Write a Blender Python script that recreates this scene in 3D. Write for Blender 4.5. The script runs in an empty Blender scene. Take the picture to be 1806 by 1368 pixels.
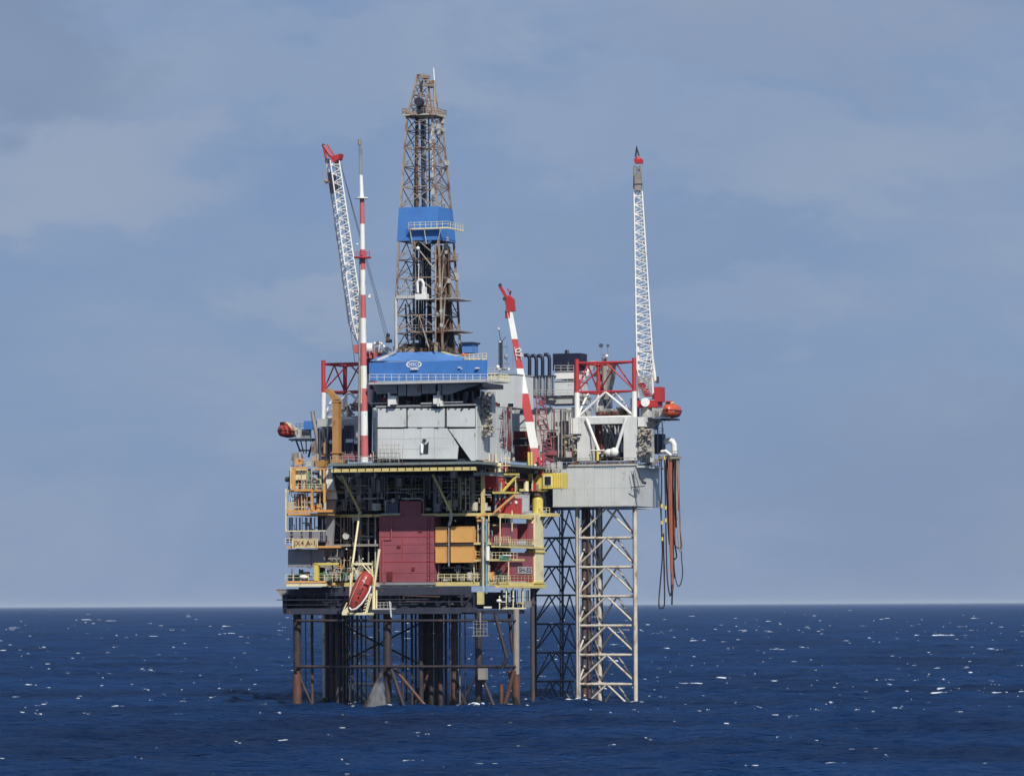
import bpy, math, random
import numpy as np
from mathutils import Vector as V3
random.seed(7)
R = math.radians
scene = bpy.context.scene
COL = scene.collection

# ------------------------------------------------------------------ camera
DIST = 800.0; FPX = 8000.0; CH = 18.1; PX0 = 903.0; PY0 = 1066.0; ROLL = 0.0044
cd = bpy.data.cameras.new('camera'); cam = bpy.data.objects.new('camera', cd); COL.objects.link(cam)
cam.location = (0, -DIST, CH)
cam.rotation_mode = 'XYZ'
cam.rotation_euler = (R(90), ROLL, 0)
cd.sensor_width = 36.0; cd.lens = 36.0 * FPX / 1806.0
cd.shift_y = (PY0 - 684.0) / 1806.0
cd.clip_start = 1.0; cd.clip_end = 600000.0
scene.camera = cam

# ------------------------------------------------------------------ light
SUN_EL, SUN_AZ = 41.0, 19.0          # elevation; degrees to the right of the line from platform to camera
w = bpy.data.worlds.new('World'); scene.world = w; w.use_nodes = True
nt = w.node_tree; N = nt.nodes; L = nt.links
for n in list(N): N.remove(n)
sky = N.new('ShaderNodeTexSky'); sky.sky_type = 'NISHITA'; sky.sun_disc = False
sky.sun_elevation = R(SUN_EL); sky.sun_rotation = R(180 - SUN_AZ)
sky.air_density = 1.0; sky.dust_density = 0.6; sky.ozone_density = 2.0; sky.altitude = 10
tc = N.new('ShaderNodeTexCoord'); mp = N.new('ShaderNodeMapping'); mp.inputs['Scale'].default_value = (9, 9, 19)
mp.inputs['Location'].default_value = (3.2, 1.7, 0.4)
L.new(tc.outputs['Generated'], mp.inputs['Vector'])
n1 = N.new('ShaderNodeTexNoise'); n1.inputs['Scale'].default_value = 1.3; n1.inputs['Detail'].default_value = 9; n1.inputs['Roughness'].default_value = 0.56
n1.inputs['Distortion'].default_value = 0.3
L.new(mp.outputs['Vector'], n1.inputs['Vector'])
cr = N.new('ShaderNodeValToRGB'); cr.color_ramp.interpolation = 'EASE'
e = cr.color_ramp.elements
e[0].position = 0.34; e[0].color = (1.85, 2.8, 4.75, 1)
e[1].position = 0.80; e[1].color = (2.65, 3.4, 4.95, 1)
L.new(n1.outputs['Fac'], cr.inputs['Fac'])
# banks of cloud standing in set directions over the sea (tangent of bearing, tangent of elevation)
def math_(op, a_, b_=None):
    m = N.new('ShaderNodeMath'); m.operation = op
    for i, v in enumerate((a_, b_)):
        if v is None: continue
        if isinstance(v, (int, float)): m.inputs[i].default_value = v
        else: L.new(v, m.inputs[i])
    return m.outputs['Value']
sx = N.new('ShaderNodeSeparateXYZ'); L.new(tc.outputs['Generated'], sx.inputs['Vector'])
n2 = N.new('ShaderNodeTexNoise'); n2.inputs['Scale'].default_value = 3.5; n2.inputs['Detail'].default_value = 7; n2.inputs['Roughness'].default_value = .6; L.new(mp.outputs['Vector'], n2.inputs['Vector'])
ns = math_('MULTIPLY', math_('SUBTRACT', n2.outputs['Fac'], .5), .055)
uu = math_('ADD', math_('DIVIDE', sx.outputs['X'], sx.outputs['Y']), ns); vv = math_('ADD', math_('DIVIDE', sx.outputs['Z'], sx.outputs['Y']), ns)
col_ = cr.outputs['Color']
for px_, py_, rx_, ry_, fac_, rgb in ((190,310,260,120,.5,(3.4,3.85,5.0)),(560,120,420,130,.4,(3.1,3.75,5.0)),(1010,190,320,110,.35,(3.2,3.8,5.1)),(1500,270,360,110,.35,(3.2,3.75,4.9)),(560,520,220,60,.4,(3.1,3.7,4.95)),(1330,540,260,70,.3,(3.0,3.6,5.0)),
        (60,90,260,150,.6,(1.85,2.45,3.8)),(1450,60,420,90,.35,(2.9,3.3,4.3)),(1700,880,420,220,.5,(1.85,2.6,4.25)),(1150,420,330,70,.4,(1.95,2.75,4.4))):
    u0, v0 = (px_-903)/8000., (1066-py_)/8000.
    d_ = math_('ADD', math_('POWER', math_('DIVIDE', math_('SUBTRACT', uu, u0), rx_/8000.), 2), math_('POWER', math_('DIVIDE', math_('SUBTRACT', vv, v0), ry_/8000.), 2))
    mr_n = N.new('ShaderNodeMapRange'); mr_n.interpolation_type = 'SMOOTHERSTEP'; mr_n.inputs['From Min'].default_value = 1.5; mr_n.inputs['From Max'].default_value = 0.0; mr_n.inputs['To Max'].default_value = fac_
    L.new(d_, mr_n.inputs['Value'])
    mc = N.new('ShaderNodeMixRGB'); L.new(math_('MULTIPLY', mr_n.outputs['Result'], math_('GREATER_THAN', sx.outputs['Y'], 0)), mc.inputs['Fac']); L.new(col_, mc.inputs['Color1']); mc.inputs['Color2'].default_value = (*rgb, 1); col_ = mc.outputs['Color']
mx = N.new('ShaderNodeMixRGB'); mx.inputs['Fac'].default_value = 0.93
L.new(sky.outputs['Color'], mx.inputs['Color1']); L.new(col_, mx.inputs['Color2'])
bg = N.new('ShaderNodeBackground'); bg.inputs['Strength'].default_value = 0.1
L.new(mx.outputs['Color'], bg.inputs['Color'])
wo = N.new('ShaderNodeOutputWorld'); L.new(bg.outputs['Background'], wo.inputs['Surface'])

sl = bpy.data.lights.new('sun', 'SUN'); sl.energy = 4.5; sl.angle = R(0.5); sl.color = (1.0, 0.95, 0.87)
so = bpy.data.objects.new('sun', sl); COL.objects.link(so)
sd = V3((math.sin(R(SUN_AZ)) * math.cos(R(SUN_EL)), -math.cos(R(SUN_AZ)) * math.cos(R(SUN_EL)), math.sin(R(SUN_EL))))
so.rotation_euler = sd.to_track_quat('Z', 'Y').to_euler(); so.location = (100, -300, 250)
vs = scene.view_settings; vs.view_transform = 'Standard'; vs.look = 'None'; vs.exposure = 0.0; vs.gamma = 1.0

# ------------------------------------------------------------------ frames
TH = R(20); c, s = math.cos(TH), math.sin(TH); X0 = -16.3
def unroll(px, py):
    dx, dy = px - PX0, py - PY0
    return (dx - dy * ROLL) / FPX, (dx * ROLL + dy) / FPX
def AB(a, b, z): return V3((X0 + a * c + b * s, -a * s + b * c, z))
def ab(px, py, B):
    "photo position + depth behind the platform's front face -> (a, b, z)"
    k, q = unroll(px, py)
    A = (k * (DIST + B * c) - X0 - B * s) / (c + k * s)
    return A, B, CH - q * (DIST - A * s + B * c)
def W(px, py, B): return AB(*ab(px, py, B))
def ab_side(px, py, A):
    k, q = unroll(px, py)
    B = (X0 + A * c - k * (DIST - A * s)) / (k * c - s)
    return A, B, CH - q * (DIST - A * s + B * c)
def WS(px, py, A): return AB(*ab_side(px, py, A))
def M(px): return px * 0.1           # photo pixels to metres at the platform

# ------------------------------------------------------------------ mesh builder
class MB:
    def __init__(self): self.v = []; self.f = []; self.sm = []; self.mk = []
    def add(self, vs_, fs, smooth=False):
        vs_ = [tuple(p) for p in vs_]; o = len(self.v)
        if not (self.mk and self.v[self.mk[-1][0]] == vs_[0]): self.mk.append((o, len(self.f)))
        self.v += vs_
        for f in fs: self.f.append([i + o for i in f]); self.sm.append(smooth)
        return self
    def hexa(self, b, t):
        "b, t: four bottom and four top points, counter-clockwise from above"
        return self.add(list(b) + list(t), [(3,2,1,0),(4,5,6,7),(0,1,5,4),(1,2,6,5),(2,3,7,6),(3,0,4,7)])
    def bx(self, a0, a1, b0, b1, z0, z1):
        q = [(a0,b0),(a1,b0),(a1,b1),(a0,b1)]
        return self.hexa([AB(x,y,z0) for x,y in q], [AB(x,y,z1) for x,y in q])
    def box(self, x0, y0, x1, y1, B0, B1):
        "front face at photo rectangle x0,y0..x1,y1 (y0 top) at depth B0, going back to B1"
        m = (x0 + x1) / 2
        return self.bx(ab(x0, y1, B0)[0], ab(x1, y1, B0)[0], B0, B1, ab(m, y1, B0)[2], ab(m, y0, B0)[2])
    def sbox(self, x0, y0, x1, y1, A, dA):
        "box whose visible face is on the right side plane a=A, going back by dA"
        m = (x0 + x1) / 2
        return self.bx(A - dA, A, ab_side(x0, y1, A)[1], ab_side(x1, y1, A)[1], ab_side(m, y1, A)[2], ab_side(m, y0, A)[2])
    def tube(self, p, q, r, r2=None, n=8, cap=True):
        p, q = V3(p), V3(q); r2 = r if r2 is None else r2
        d = (q - p)
        if d.length < 1e-6: return self
        d.normalize(); u = d.orthogonal().normalized(); w_ = d.cross(u)
        vs_ = [p + (u*math.cos(2*math.pi*i/n) + w_*math.sin(2*math.pi*i/n))*r for i in range(n)]
        vs_ += [q + (u*math.cos(2*math.pi*i/n) + w_*math.sin(2*math.pi*i/n))*r2 for i in range(n)]
        self.add(vs_, [(i, (i+1)%n, n+(i+1)%n, n+i) for i in range(n)], True)
        if cap: self.add(vs_, [tuple(range(n-1,-1,-1)), tuple(range(n, 2*n))])
        return self
    def path(self, pts, r, n=8):
        for a_, b_ in zip(pts, pts[1:]):
            self.tube(a_, b_, r, n=n)
        for p in pts[1:-1]: self.ball(p, r*1.02, n, max(4, n//2))
        return self
    def beam(self, p, q, w_=0.3, h=0.3):
        p, q = V3(p), V3(q); d = (q - p).normalized()
        up = V3((0,0,1)) if abs(d.z) < 0.9 else V3((s, c, 0))
        x = d.cross(up).normalized() * w_/2; y = x.cross(d).normalized() * h/2
        return self.hexa([p-x-y, p+x-y, p+x+y, p-x+y], [q-x-y, q+x-y, q+x+y, q-x+y])
    def ball(self, c0, r, n=12, m=8, sc=(1,1,1)):
        c0 = V3(c0); vs_ = []
        for j in range(m+1):
            ph = math.pi*j/m
            for i in range(n):
                t = 2*math.pi*i/n
                vs_.append(c0 + V3((r*sc[0]*math.sin(ph)*math.cos(t), r*sc[1]*math.sin(ph)*math.sin(t), r*sc[2]*math.cos(ph))))
        return self.add(vs_, [(j*n+i, (j+1)*n+i, (j+1)*n+(i+1)%n, j*n+(i+1)%n) for j in range(m) for i in range(n)], True)
    def poly(self, pts, thick):
        "flat polygon given in order, extruded by vector thick"
        n = len(pts); t = V3(thick)
        return self.add([V3(p) for p in pts] + [V3(p)+t for p in pts],
            [tuple(range(n)), tuple(range(2*n-1, n-1, -1))] + [(i, n+i, n+(i+1)%n, (i+1)%n) for i in range(n)])
    def rail(self, p, q, h=1.15, step=1.9, r=0.045, rr=(1.0, 0.55)):
        p, q = V3(p), V3(q); n = max(1, int(round((q-p).length/step)))
        for i in range(n+1):
            a_ = p.lerp(q, i/n); self.tube(a_, a_ + V3((0,0,h)), r, n=5, cap=False)
        for t in rr: self.tube(p + V3((0,0,h*t)), q + V3((0,0,h*t)), r, n=5, cap=False)
        return self
    def ladder(self, p, q, wdt=0.6, r=0.05, step=0.9):
        p, q = V3(p), V3(q); x = V3((c,-s,0))*wdt/2
        self.tube(p-x, q-x, r, n=5); self.tube(p+x, q+x, r, n=5)
        n = int((q-p).length/step)
        for i in range(n):
            a_ = p.lerp(q, (i+.5)/n); self.tube(a_-x, a_+x, r*.7, n=4, cap=False)
        return self
    def build(self, name, mat, parent=None, label=None, kind=None):
        me = bpy.data.meshes.new(name)
        off = V3(parent['_w']) if parent is not None else V3((0,0,0))
        me.from_pydata([V3(p) - off for p in self.v], [], self.f)
        me.polygons.foreach_set('use_smooth', self.sm)
        me.materials.append(mat); me.update()
        o = bpy.data.objects.new(name, me); COL.objects.link(o)
        if parent is not None: o.parent = parent; o['_w'] = list(off)
        if label: o['label'] = label
        if kind: o['kind'] = kind
        return o

def build_each(self, name, mat, parent):
    "every separate piece becomes an object of its own"
    mk = self.mk + [(len(self.v), len(self.f))]; last = None
    for (v0, f0), (v1, f1) in zip(mk, mk[1:]):
        m = MB(); m.v = self.v[v0:v1]; m.f = [[i - v0 for i in f] for f in self.f[f0:f1]]; m.sm = self.sm[f0:f1]
        last = m.build(name, mat, parent)
    return last
MB.build_each = build_each
def thing(name, label, cat, loc, group=None):
    o = bpy.data.objects.new(name, None); COL.objects.link(o); o.location = loc
    o.empty_display_size = 1.0; o['label'] = label; o['category'] = cat
    if group: o['group'] = group
    o['_w'] = list(loc)
    return o
def solo(o, label, cat, group=None):
    o['label'] = label; o['category'] = cat
    if group: o['group'] = group
    return o
def text_part(name, txt, mat, parent, centre, size, normal_a=False, ex=0.03, sx=1.0, vert=0.0):
    cu = bpy.data.curves.new('t', 'FONT'); cu.body = txt; cu.size = size; cu.align_x = 'CENTER'; cu.align_y = 'CENTER'
    cu.extrude = ex; cu.space_character = 1.05; cu.offset = size*0.012
    t = bpy.data.objects.new('t', cu); COL.objects.link(t); bpy.context.view_layer.update()
    me = bpy.data.meshes.new_from_object(t.evaluated_get(bpy.context.evaluated_depsgraph_get()))
    bpy.data.objects.remove(t)
    me.materials.clear(); me.materials.append(mat); me.name = name
    off = V3(parent['_w']); ctr = V3(centre)
    ax = V3((s, c, 0)) if normal_a else V3((c, -s, 0))
    for v in me.vertices:
        x, y, z = v.co; x *= sx
        x, y = x*math.cos(vert) - y*math.sin(vert), x*math.sin(vert) + y*math.cos(vert)
        n = V3((c,-s,0)) if normal_a else V3((-s,-c,0))
        v.co = ctr + ax*x + V3((0,0,y)) + n*z - off
    o = bpy.data.objects.new(name, me); COL.objects.link(o); o.parent = parent; o['_w'] = list(off)
    return o

# ------------------------------------------------------------------ materials
def paint(name, col, rough=0.5, var=0.18, rust=0.0, streak=0.25, scale=0.35, metal=0.0, ribs=0.0, ribscale=3.0, rustcol=(0.16,0.055,0.025)):
    m = bpy.data.materials.new(name); m.use_nodes = True; nt = m.node_tree; N = nt.nodes; L = nt.links
    b = N['Principled BSDF']; b.inputs['Roughness'].default_value = rough; b.inputs['Metallic'].default_value = metal
    g = N.new('ShaderNodeNewGeometry')
    no = N.new('ShaderNodeTexNoise'); no.inputs['Scale'].default_value = scale; no.inputs['Detail'].default_value = 6
    no.inputs['Roughness'].default_value = 0.65; L.new(g.outputs['Position'], no.inputs['Vector'])
    mp = N.new('ShaderNodeMapping'); mp.inputs['Scale'].default_value = (2.2, 2.2, 0.12); L.new(g.outputs['Position'], mp.inputs['Vector'])
    st = N.new('ShaderNodeTexNoise'); st.inputs['Scale'].default_value = 1.0; st.inputs['Detail'].default_value = 4; L.new(mp.outputs['Vector'], st.inputs['Vector'])
    def mix(fac, c1, c2):
        x = N.new('ShaderNodeMixRGB')
        for sock, v in ((x.inputs['Fac'], fac), (x.inputs['Color1'], c1), (x.inputs['Color2'], c2)):
            if hasattr(v, 'is_linked') or hasattr(v, 'links'): L.new(v, sock)
            elif isinstance(v, float): sock.default_value = v
            else: sock.default_value = (*v, 1)
        return x.outputs['Color']
    def ramp(src, lo, hi, top):
        r = N.new('ShaderNodeMapRange'); r.inputs['From Min'].default_value = lo; r.inputs['From Max'].default_value = hi
        r.inputs['To Max'].default_value = top; L.new(src, r.inputs['Value']); return r.outputs['Result']
    dark = tuple(x*0.45 for x in col)
    k = mix(ramp(no.outputs['Fac'], 0.35, 0.7, var*2), col, dark)
    k = mix(ramp(st.outputs['Fac'], 0.55, 0.8, streak), k, tuple(x*0.5+0.04 for x in col))
    if rust > 0:
        n2 = N.new('ShaderNodeTexNoise'); n2.inputs['Scale'].default_value = 0.9; n2.inputs['Detail'].default_value = 8; n2.inputs['Roughness'].default_value = 0.7
        mp2 = N.new('ShaderNodeMapping'); mp2.inputs['Scale'].default_value = (1, 1, 0.45); L.new(g.outputs['Position'], mp2.inputs['Vector']); L.new(mp2.outputs['Vector'], n2.inputs['Vector'])
        k = mix(ramp(n2.outputs['Fac'], 0.62 - rust*0.3, 0.72 - rust*0.2, 0.9), k, rustcol)
    L.new(k, b.inputs['Base Color'])
    bp = N.new('ShaderNodeBump'); bp.inputs['Strength'].default_value = 0.25; bp.inputs['Distance'].default_value = 0.05
    L.new(no.outputs['Fac'], bp.inputs['Height'])
    if ribs > 0:
        wv = N.new('ShaderNodeTexWave'); wv.bands_direction = 'X'; wv.inputs['Scale'].default_value = ribscale; L.new(g.outputs['Position'], wv.inputs['Vector'])
        b2 = N.new('ShaderNodeBump'); b2.inputs['Strength'].default_value = ribs; b2.inputs['Distance'].default_value = 0.12
        L.new(wv.outputs['Fac'], b2.inputs['Height']); L.new(bp.outputs['Normal'], b2.inputs['Normal']); L.new(b2.outputs['Normal'], b.inputs['Normal'])
    else: L.new(bp.outputs['Normal'], b.inputs['Normal'])
    return m
M_ = {}
M_['signy'] = paint('weathered_sign_yellow', (.66,.50,.26), .5, .3, .2, .4)
M_['farleg'] = paint('dull_grey_leg_steel', (.10,.105,.125), .6, .3, .2, .3)
M_['boatr'] = paint('faded_red_gelcoat', (.50,.075,.05), .5, .25, .05, .3)
M_['beige'] = paint('beige_paint', (.52,.47,.34), .5, .25, .25, .3)
M_['growth'] = paint('wet_marine_growth', (.022,.024,.018), .35, .3, .2, .3, 1.2)
M_['navy'] = paint('navy_steel', (.010,.014,.040), .5, .2, .0, .2)
M_['maroon'] = paint('maroon_paint_and_shade', (.15,.022,.02), .5, .25, .2, .3)  # paint of small fittings; also carries the red hut's shade
M_['mauve'] = paint('mauve_grey_panel', (.25,.25,.28), .55, .25, .15, .4)
M_['portal'] = paint('off_white_portal_paint', (.66,.67,.65), .5, .15, .06, .35, ribs=.25, ribscale=1.6)
M_['white'] = paint('white_paint', (.78,.77,.73), .45, .12, .05, .2)
M_['cream'] = paint('cream_paint', (.78,.70,.42), .5, .15, .12, .25)
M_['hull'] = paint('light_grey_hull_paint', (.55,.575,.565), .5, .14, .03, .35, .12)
M_['panel'] = paint('grey_cladding', (.60,.625,.62), .5, .12, .02, .25, .2, ribs=.35, ribscale=2.2)
M_['grey'] = paint('mid_grey_paint', (.27,.28,.30), .5, .2, .1, .3)
M_['ltgrey'] = paint('pale_grey_paint', (.48,.48,.46), .5, .2, .12, .3)
M_['slate'] = paint('slate_blue_paint_and_shade', (.06,.07,.11), .5, .2, .05, .3)  # cabinet paint; also used as painted shade on hull and cladding box
M_['dark'] = paint('dark_steel', (.028,.033,.052), .55, .3, .1, .3)
M_['darker'] = paint('dark_blue_grey_steel', (.035,.042,.07), .6, .3, .12, .3)
M_['blue'] = paint('bright_blue_cladding', (.05,.19,.52), .5, .2, .04, .35, .3, ribs=.3, ribscale=2.6)
M_['blueb'] = paint('faded_blue_roofing', (.10,.24,.55), .5, .25, .05, .3)
M_['redw'] = paint('dull_red_panel', (.30,.078,.10), .6, .22, .05, .4, .3, ribs=.2, ribscale=1.6)
M_['red'] = paint('signal_red_paint', (.47,.035,.04), .5, .15, .05, .2)
M_['redl'] = paint('weathered_red_paint', (.50,.12,.12), .5, .15, .05, .2)
M_['boat'] = paint('lifeboat_red_gelcoat', (.36,.05,.04), .35, .1, .0, .1)
M_['boato'] = paint('lifeboat_orange_gelcoat', (.62,.10,.035), .35, .1, .0, .1)
M_['orange'] = paint('orange_container_paint', (.80,.42,.12), .5, .08, .0, .1, .4, ribs=.5, ribscale=5.0)
M_['beamo'] = paint('orange_yellow_beam_paint', (.72,.36,.11), .5, .2, .12, .3)
M_['beamy'] = paint('pale_yellow_beam_paint', (.66,.54,.22), .5, .2, .12, .3)
M_['yellow'] = paint('crane_yellow_paint', (.70,.56,.12), .5, .15, .08, .2)
M_['ochre'] = paint('ochre_duct_paint', (.42,.22,.07), .55, .2, .12, .3)
M_['green'] = paint('sea_green_deck_paint', (.17,.21,.20), .6, .25, .2, .3)
M_['dgreen'] = paint('machine_green_paint', (.12,.28,.18), .5, .2, .05, .2)
M_['teal'] = paint('pale_blue_equipment_paint', (.18,.32,.42), .5, .2, .05, .2)
M_['derr'] = paint('weathered_derrick_steel', (.37,.31,.24), .55, .3, .5, .3)
M_['derd'] = paint('dark_rusted_derrick_steel', (.10,.075,.06), .6, .3, .4, .3)
M_['jacket'] = paint('jacket_steel', (.034,.029,.036), .65, .3, .38, .3, rustcol=(.10,.042,.028))
M_['jrust'] = paint('rust_streaked_brace', (.105,.050,.036), .65, .35, .4, .3)
M_['jleg'] = paint('pale_leg_steel', (.60,.55,.46), .5, .25, .28, .35, .5, rustcol=(.22,.11,.06))
M_['jdark'] = paint('dark_rack_steel', (.07,.06,.065), .55, .3, .3, .3)
M_['conc'] = paint('grey_coated_steel', (.30,.27,.24), .7, .25, .2, .4)
M_['hose'] = paint('black_rubber_hose', (.02,.02,.025), .5, .2, .05, .2)
M_['hoser'] = paint('red_brown_hose', (.32,.10,.06), .5, .2, .05, .2)
M_['glass'] = paint('dark_window_glass', (.02,.025,.035), .08, .0, .0, .0)
M_['silver'] = paint('stainless_cladding', (.55,.55,.55), .3, .1, .0, .3, metal=.7)
M_['void'] = paint('shade_painted_interior_steel', (.034,.040,.066), .75, .3, .1, .2)  # near-black navy puts the interior shade of the bays into the steel

# ------------------------------------------------------------------ sea
rng = np.random.default_rng(11)
NW = 96
lam = np.exp(rng.uniform(np.log(2.6), np.log(64), NW))
ang = rng.normal(R(-70), R(34), NW)
kk = 2*np.pi/lam; kx = kk*np.cos(ang); ky = kk*np.sin(ang); ph = rng.uniform(0, 2*np.pi, NW)
amp = 0.0175*lam**0.50*np.where(lam > 28, 0.45, 1.0)
def wave_h(x, y, spac):
    h = np.zeros_like(x)
    for i in range(NW):
        f = np.clip(lam[i]/(1.9*spac) - 0.55, 0, 1)
        h += amp[i]*f*np.sin(kx[i]*x + ky[i]*y + ph[i])
    return h + 0.12*h*np.abs(h)
d = [60.0]
while d[-1] < 420: d.append(d[-1]*1.02)
while d[-1] < 2600: d.append(d[-1]*1.0017)
while d[-1] < 4500: d.append(d[-1]*1.0026)
while d[-1] < 11000: d.append(d[-1]*1.0042)
while d[-1] < 260000: d.append(d[-1]*1.03)
d = np.array(d)
t1 = np.linspace(-0.135, 0.135, 330); t0 = np.linspace(-1.2, -0.14, 60); t2 = -t0[::-1]
tt = np.concatenate([t0, t1, t2])
DD, TT = np.meshgrid(d, tt, indexing='ij')
XX = DD*TT; YY = DD - DIST
sp = np.maximum(np.gradient(d)[:, None]*np.ones_like(TT), DD*np.gradient(tt)[None, :]*0.8)
HH = wave_h(XX, YY, sp)
nr, ncl = XX.shape
verts = np.stack([XX, YY, HH], -1).reshape(-1, 3)
idx = np.arange(nr*ncl).reshape(nr, ncl)
quads = np.stack([idx[:-1,:-1], idx[:-1,1:], idx[1:,1:], idx[1:,:-1]], -1).reshape(-1, 4)
# wide flat skirt well below the wave troughs, so there is water all round
sk = np.array([[-3e5,-3e5,-4],[3e5,-3e5,-4],[3e5,-2.5,-4],[-3e5,-2.5,-4],[3e5,3e5,-4],[-3e5,3e5,-4]], float); nb = len(verts)
sk[2,1] = sk[3,1] = 0
verts = np.concatenate([verts, sk])
quads = np.concatenate([quads, np.array([[nb,nb+1,nb+2,nb+3],[nb+3,nb+2,nb+4,nb+5]])])
me = bpy.data.meshes.new('water')
me.vertices.add(len(verts)); me.vertices.foreach_set('co', verts.astype(np.float32).ravel())
me.loops.add(quads.size); me.loops.foreach_set('vertex_index', quads.astype(np.int32).ravel())
me.polygons.add(len(quads)); me.polygons.foreach_set('loop_start', (np.arange(len(quads))*4).astype(np.int32))
me.polygons.foreach_set('use_smooth', np.ones(len(quads), bool))
me.update(calc_edges=True); me.validate()
def water_mat():
    m = bpy.data.materials.new('deep_blue_water'); m.use_nodes = True; nt = m.node_tree; N = nt.nodes; L = nt.links
    N.remove(N['Principled BSDF']); out = N['Material Output']
    g = N.new('ShaderNodeNewGeometry')
    mp = N.new('ShaderNodeMapping'); mp.inputs['Scale'].default_value = (0.6, 1.1, 1); mp.inputs['Rotation'].default_value = (0,0,R(14)); L.new(g.outputs['Position'], mp.inputs['Vector'])
    a = N.new('ShaderNodeTexNoise'); a.inputs['Scale'].default_value = 0.6; a.inputs['Detail'].default_value = 8; a.inputs['Roughness'].default_value = 0.72; L.new(mp.outputs['Vector'], a.inputs['Vector'])
    bp = N.new('ShaderNodeBump'); bp.inputs['Strength'].default_value = 1.0; bp.inputs['Distance'].default_value = 1.3
    mp2 = N.new('ShaderNodeMapping'); mp2.inputs['Scale'].default_value = (0.10, 0.2, 1); mp2.inputs['Rotation'].default_value = (0,0,R(-10)); L.new(g.outputs['Position'], mp2.inputs['Vector'])
    a2 = N.new('ShaderNodeTexNoise'); a2.inputs['Scale'].default_value = 1.0; a2.inputs['Detail'].default_value = 4; a2.inputs['Roughness'].default_value = 0.7; L.new(mp2.outputs['Vector'], a2.inputs['Vector'])
    ad = N.new('ShaderNodeMath'); ad.operation = 'MULTIPLY_ADD'; L.new(a2.outputs['Fac'], ad.inputs[0]); ad.inputs[1].default_value = 3.2; L.new(a.outputs['Fac'], ad.inputs[2])
    L.new(ad.outputs['Value'], bp.inputs['Height'])
    p = N.new('ShaderNodeTexNoise'); p.inputs['Scale'].default_value = 0.012; p.inputs['Detail'].default_value = 5; L.new(g.outputs['Position'], p.inputs['Vector'])
    r = N.new('ShaderNodeValToRGB'); r.color_ramp.elements[0].position = .35; r.color_ramp.elements[0].color = (.002,.0155,.066,1)
    r.color_ramp.elements[1].position = .7; r.color_ramp.elements[1].color = (.0058,.042,.150,1)
    L.new(p.outputs['Fac'], r.inputs['Fac'])
    df = N.new('ShaderNodeBsdfDiffuse'); L.new(r.outputs['Color'], df.inputs['Color']); L.new(bp.outputs['Normal'], df.inputs['Normal'])
    gl = N.new('ShaderNodeBsdfGlossy'); gl.inputs['Roughness'].default_value = .18; gl.inputs['Color'].default_value = (.75,.9,1,1); L.new(bp.outputs['Normal'], gl.inputs['Normal'])
    fr = N.new('ShaderNodeFresnel'); fr.inputs['IOR'].default_value = 1.33; L.new(bp.outputs['Normal'], fr.inputs['Normal'])
    mu = N.new('ShaderNodeMath'); mu.operation = 'MULTIPLY'; mu.inputs[1].default_value = .62; L.new(fr.outputs['Fac'], mu.inputs[0])
    ms = N.new('ShaderNodeMixShader'); L.new(mu.outputs['Value'], ms.inputs['Fac']); L.new(df.outputs['BSDF'], ms.inputs[1]); L.new(gl.outputs['BSDF'], ms.inputs[2]); L.new(ms.outputs['Shader'], out.inputs['Surface'])
    return m
me.materials.append(water_mat())
sea = bpy.data.objects.new('water', me); COL.objects.link(sea); sea['kind'] = 'structure'
sea['label'] = 'dark blue choppy open sea running to the horizon'

# breaking crests
foam_m = bpy.data.materials.new('sea_foam'); foam_m.use_nodes = True
fb = foam_m.node_tree.nodes['Principled BSDF']; fb.inputs['Base Color'].default_value = (.62,.67,.73,1); fb.inputs['Roughness'].default_value = .9
fm = MB()
def foam_lump(x, y, wd, dp, ht, rnd):
    z = float(wave_h(np.array([x]), np.array([y]), np.array([0.002*(y+DIST)]))[0])
    n = max(4, min(14, int(wd/0.45))); pts = []
    tilt = rnd.uniform(-.12, .12); bow = rnd.uniform(-.5, .5)
    front, top, back = [], [], []
    for i in range(n+1):
        u = i/n*2 - 1; e_ = max(0.0, 1-u*u)**.6
        xx = x + u*wd/2; yy = y + bow*u*u*dp + rnd.uniform(-.2,.2)*dp; zz = z + tilt*u*ht
        hh = ht*e_*rnd.uniform(.1, 1.0)
        front.append((xx, yy - dp*.5*(.2+e_), zz - .3)); top.append((xx, yy, zz + hh)); back.append((xx, yy + dp*.6*(.3+e_), zz - .25))
    vs_ = front + top + back; m_ = n+1
    fm.add(vs_, [(i, i+1, m_+i+1, m_+i) for i in range(n)] + [(m_+i, m_+i+1, 2*m_+i+1, 2*m_+i) for i in range(n)], True)
rnd = random.Random(5)
def put_foam(count, qlo, qhi, wpx, hk=1.0):
    k = 0; tries = 0
    while k < count and tries < count*30:
        tries += 1
        q = math.exp(rnd.uniform(math.log(qlo), math.log(qhi))) if rnd.random() < .3 else rnd.uniform(qlo, qhi)
        D = CH*FPX/q; x = rnd.uniform(-.122, .122)*D*(1.15 if D < 900 else 1.0); y = D - DIST
        if wave_h(np.array([x]), np.array([y]), np.array([.002*D]))[0] < .25: continue
        if -22 < x - 0 < 25 and -8 < y < 45: continue
        wd = min(14, wpx*math.exp(rnd.gauss(0, .62))*D/FPX)
        ht = min(.75, (.10 + .04*wd)*hk*rnd.uniform(.5, 1.3)) * (1 if D > 1100 else .75)
        foam_lump(x, y, wd, max(.35, wd*.28), ht, rnd); k += 1
        if rnd.random() < .5:
            for j in range(rnd.randint(1, 5)): foam_lump(x + rnd.uniform(-1.4,1.4)*wd, y + rnd.uniform(-2,2)*wd, wd*rnd.uniform(.12,.4), .4, ht*.6, rnd)
put_foam(420, 6, 200, 4.2)
put_foam(200, 30, 190, 4.5)
put_foam(300, 6, 200, 2.6, .4)
put_foam(60, 20, 190, 11)
put_foam(80, 185, 310, 8.0, .25)

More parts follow.
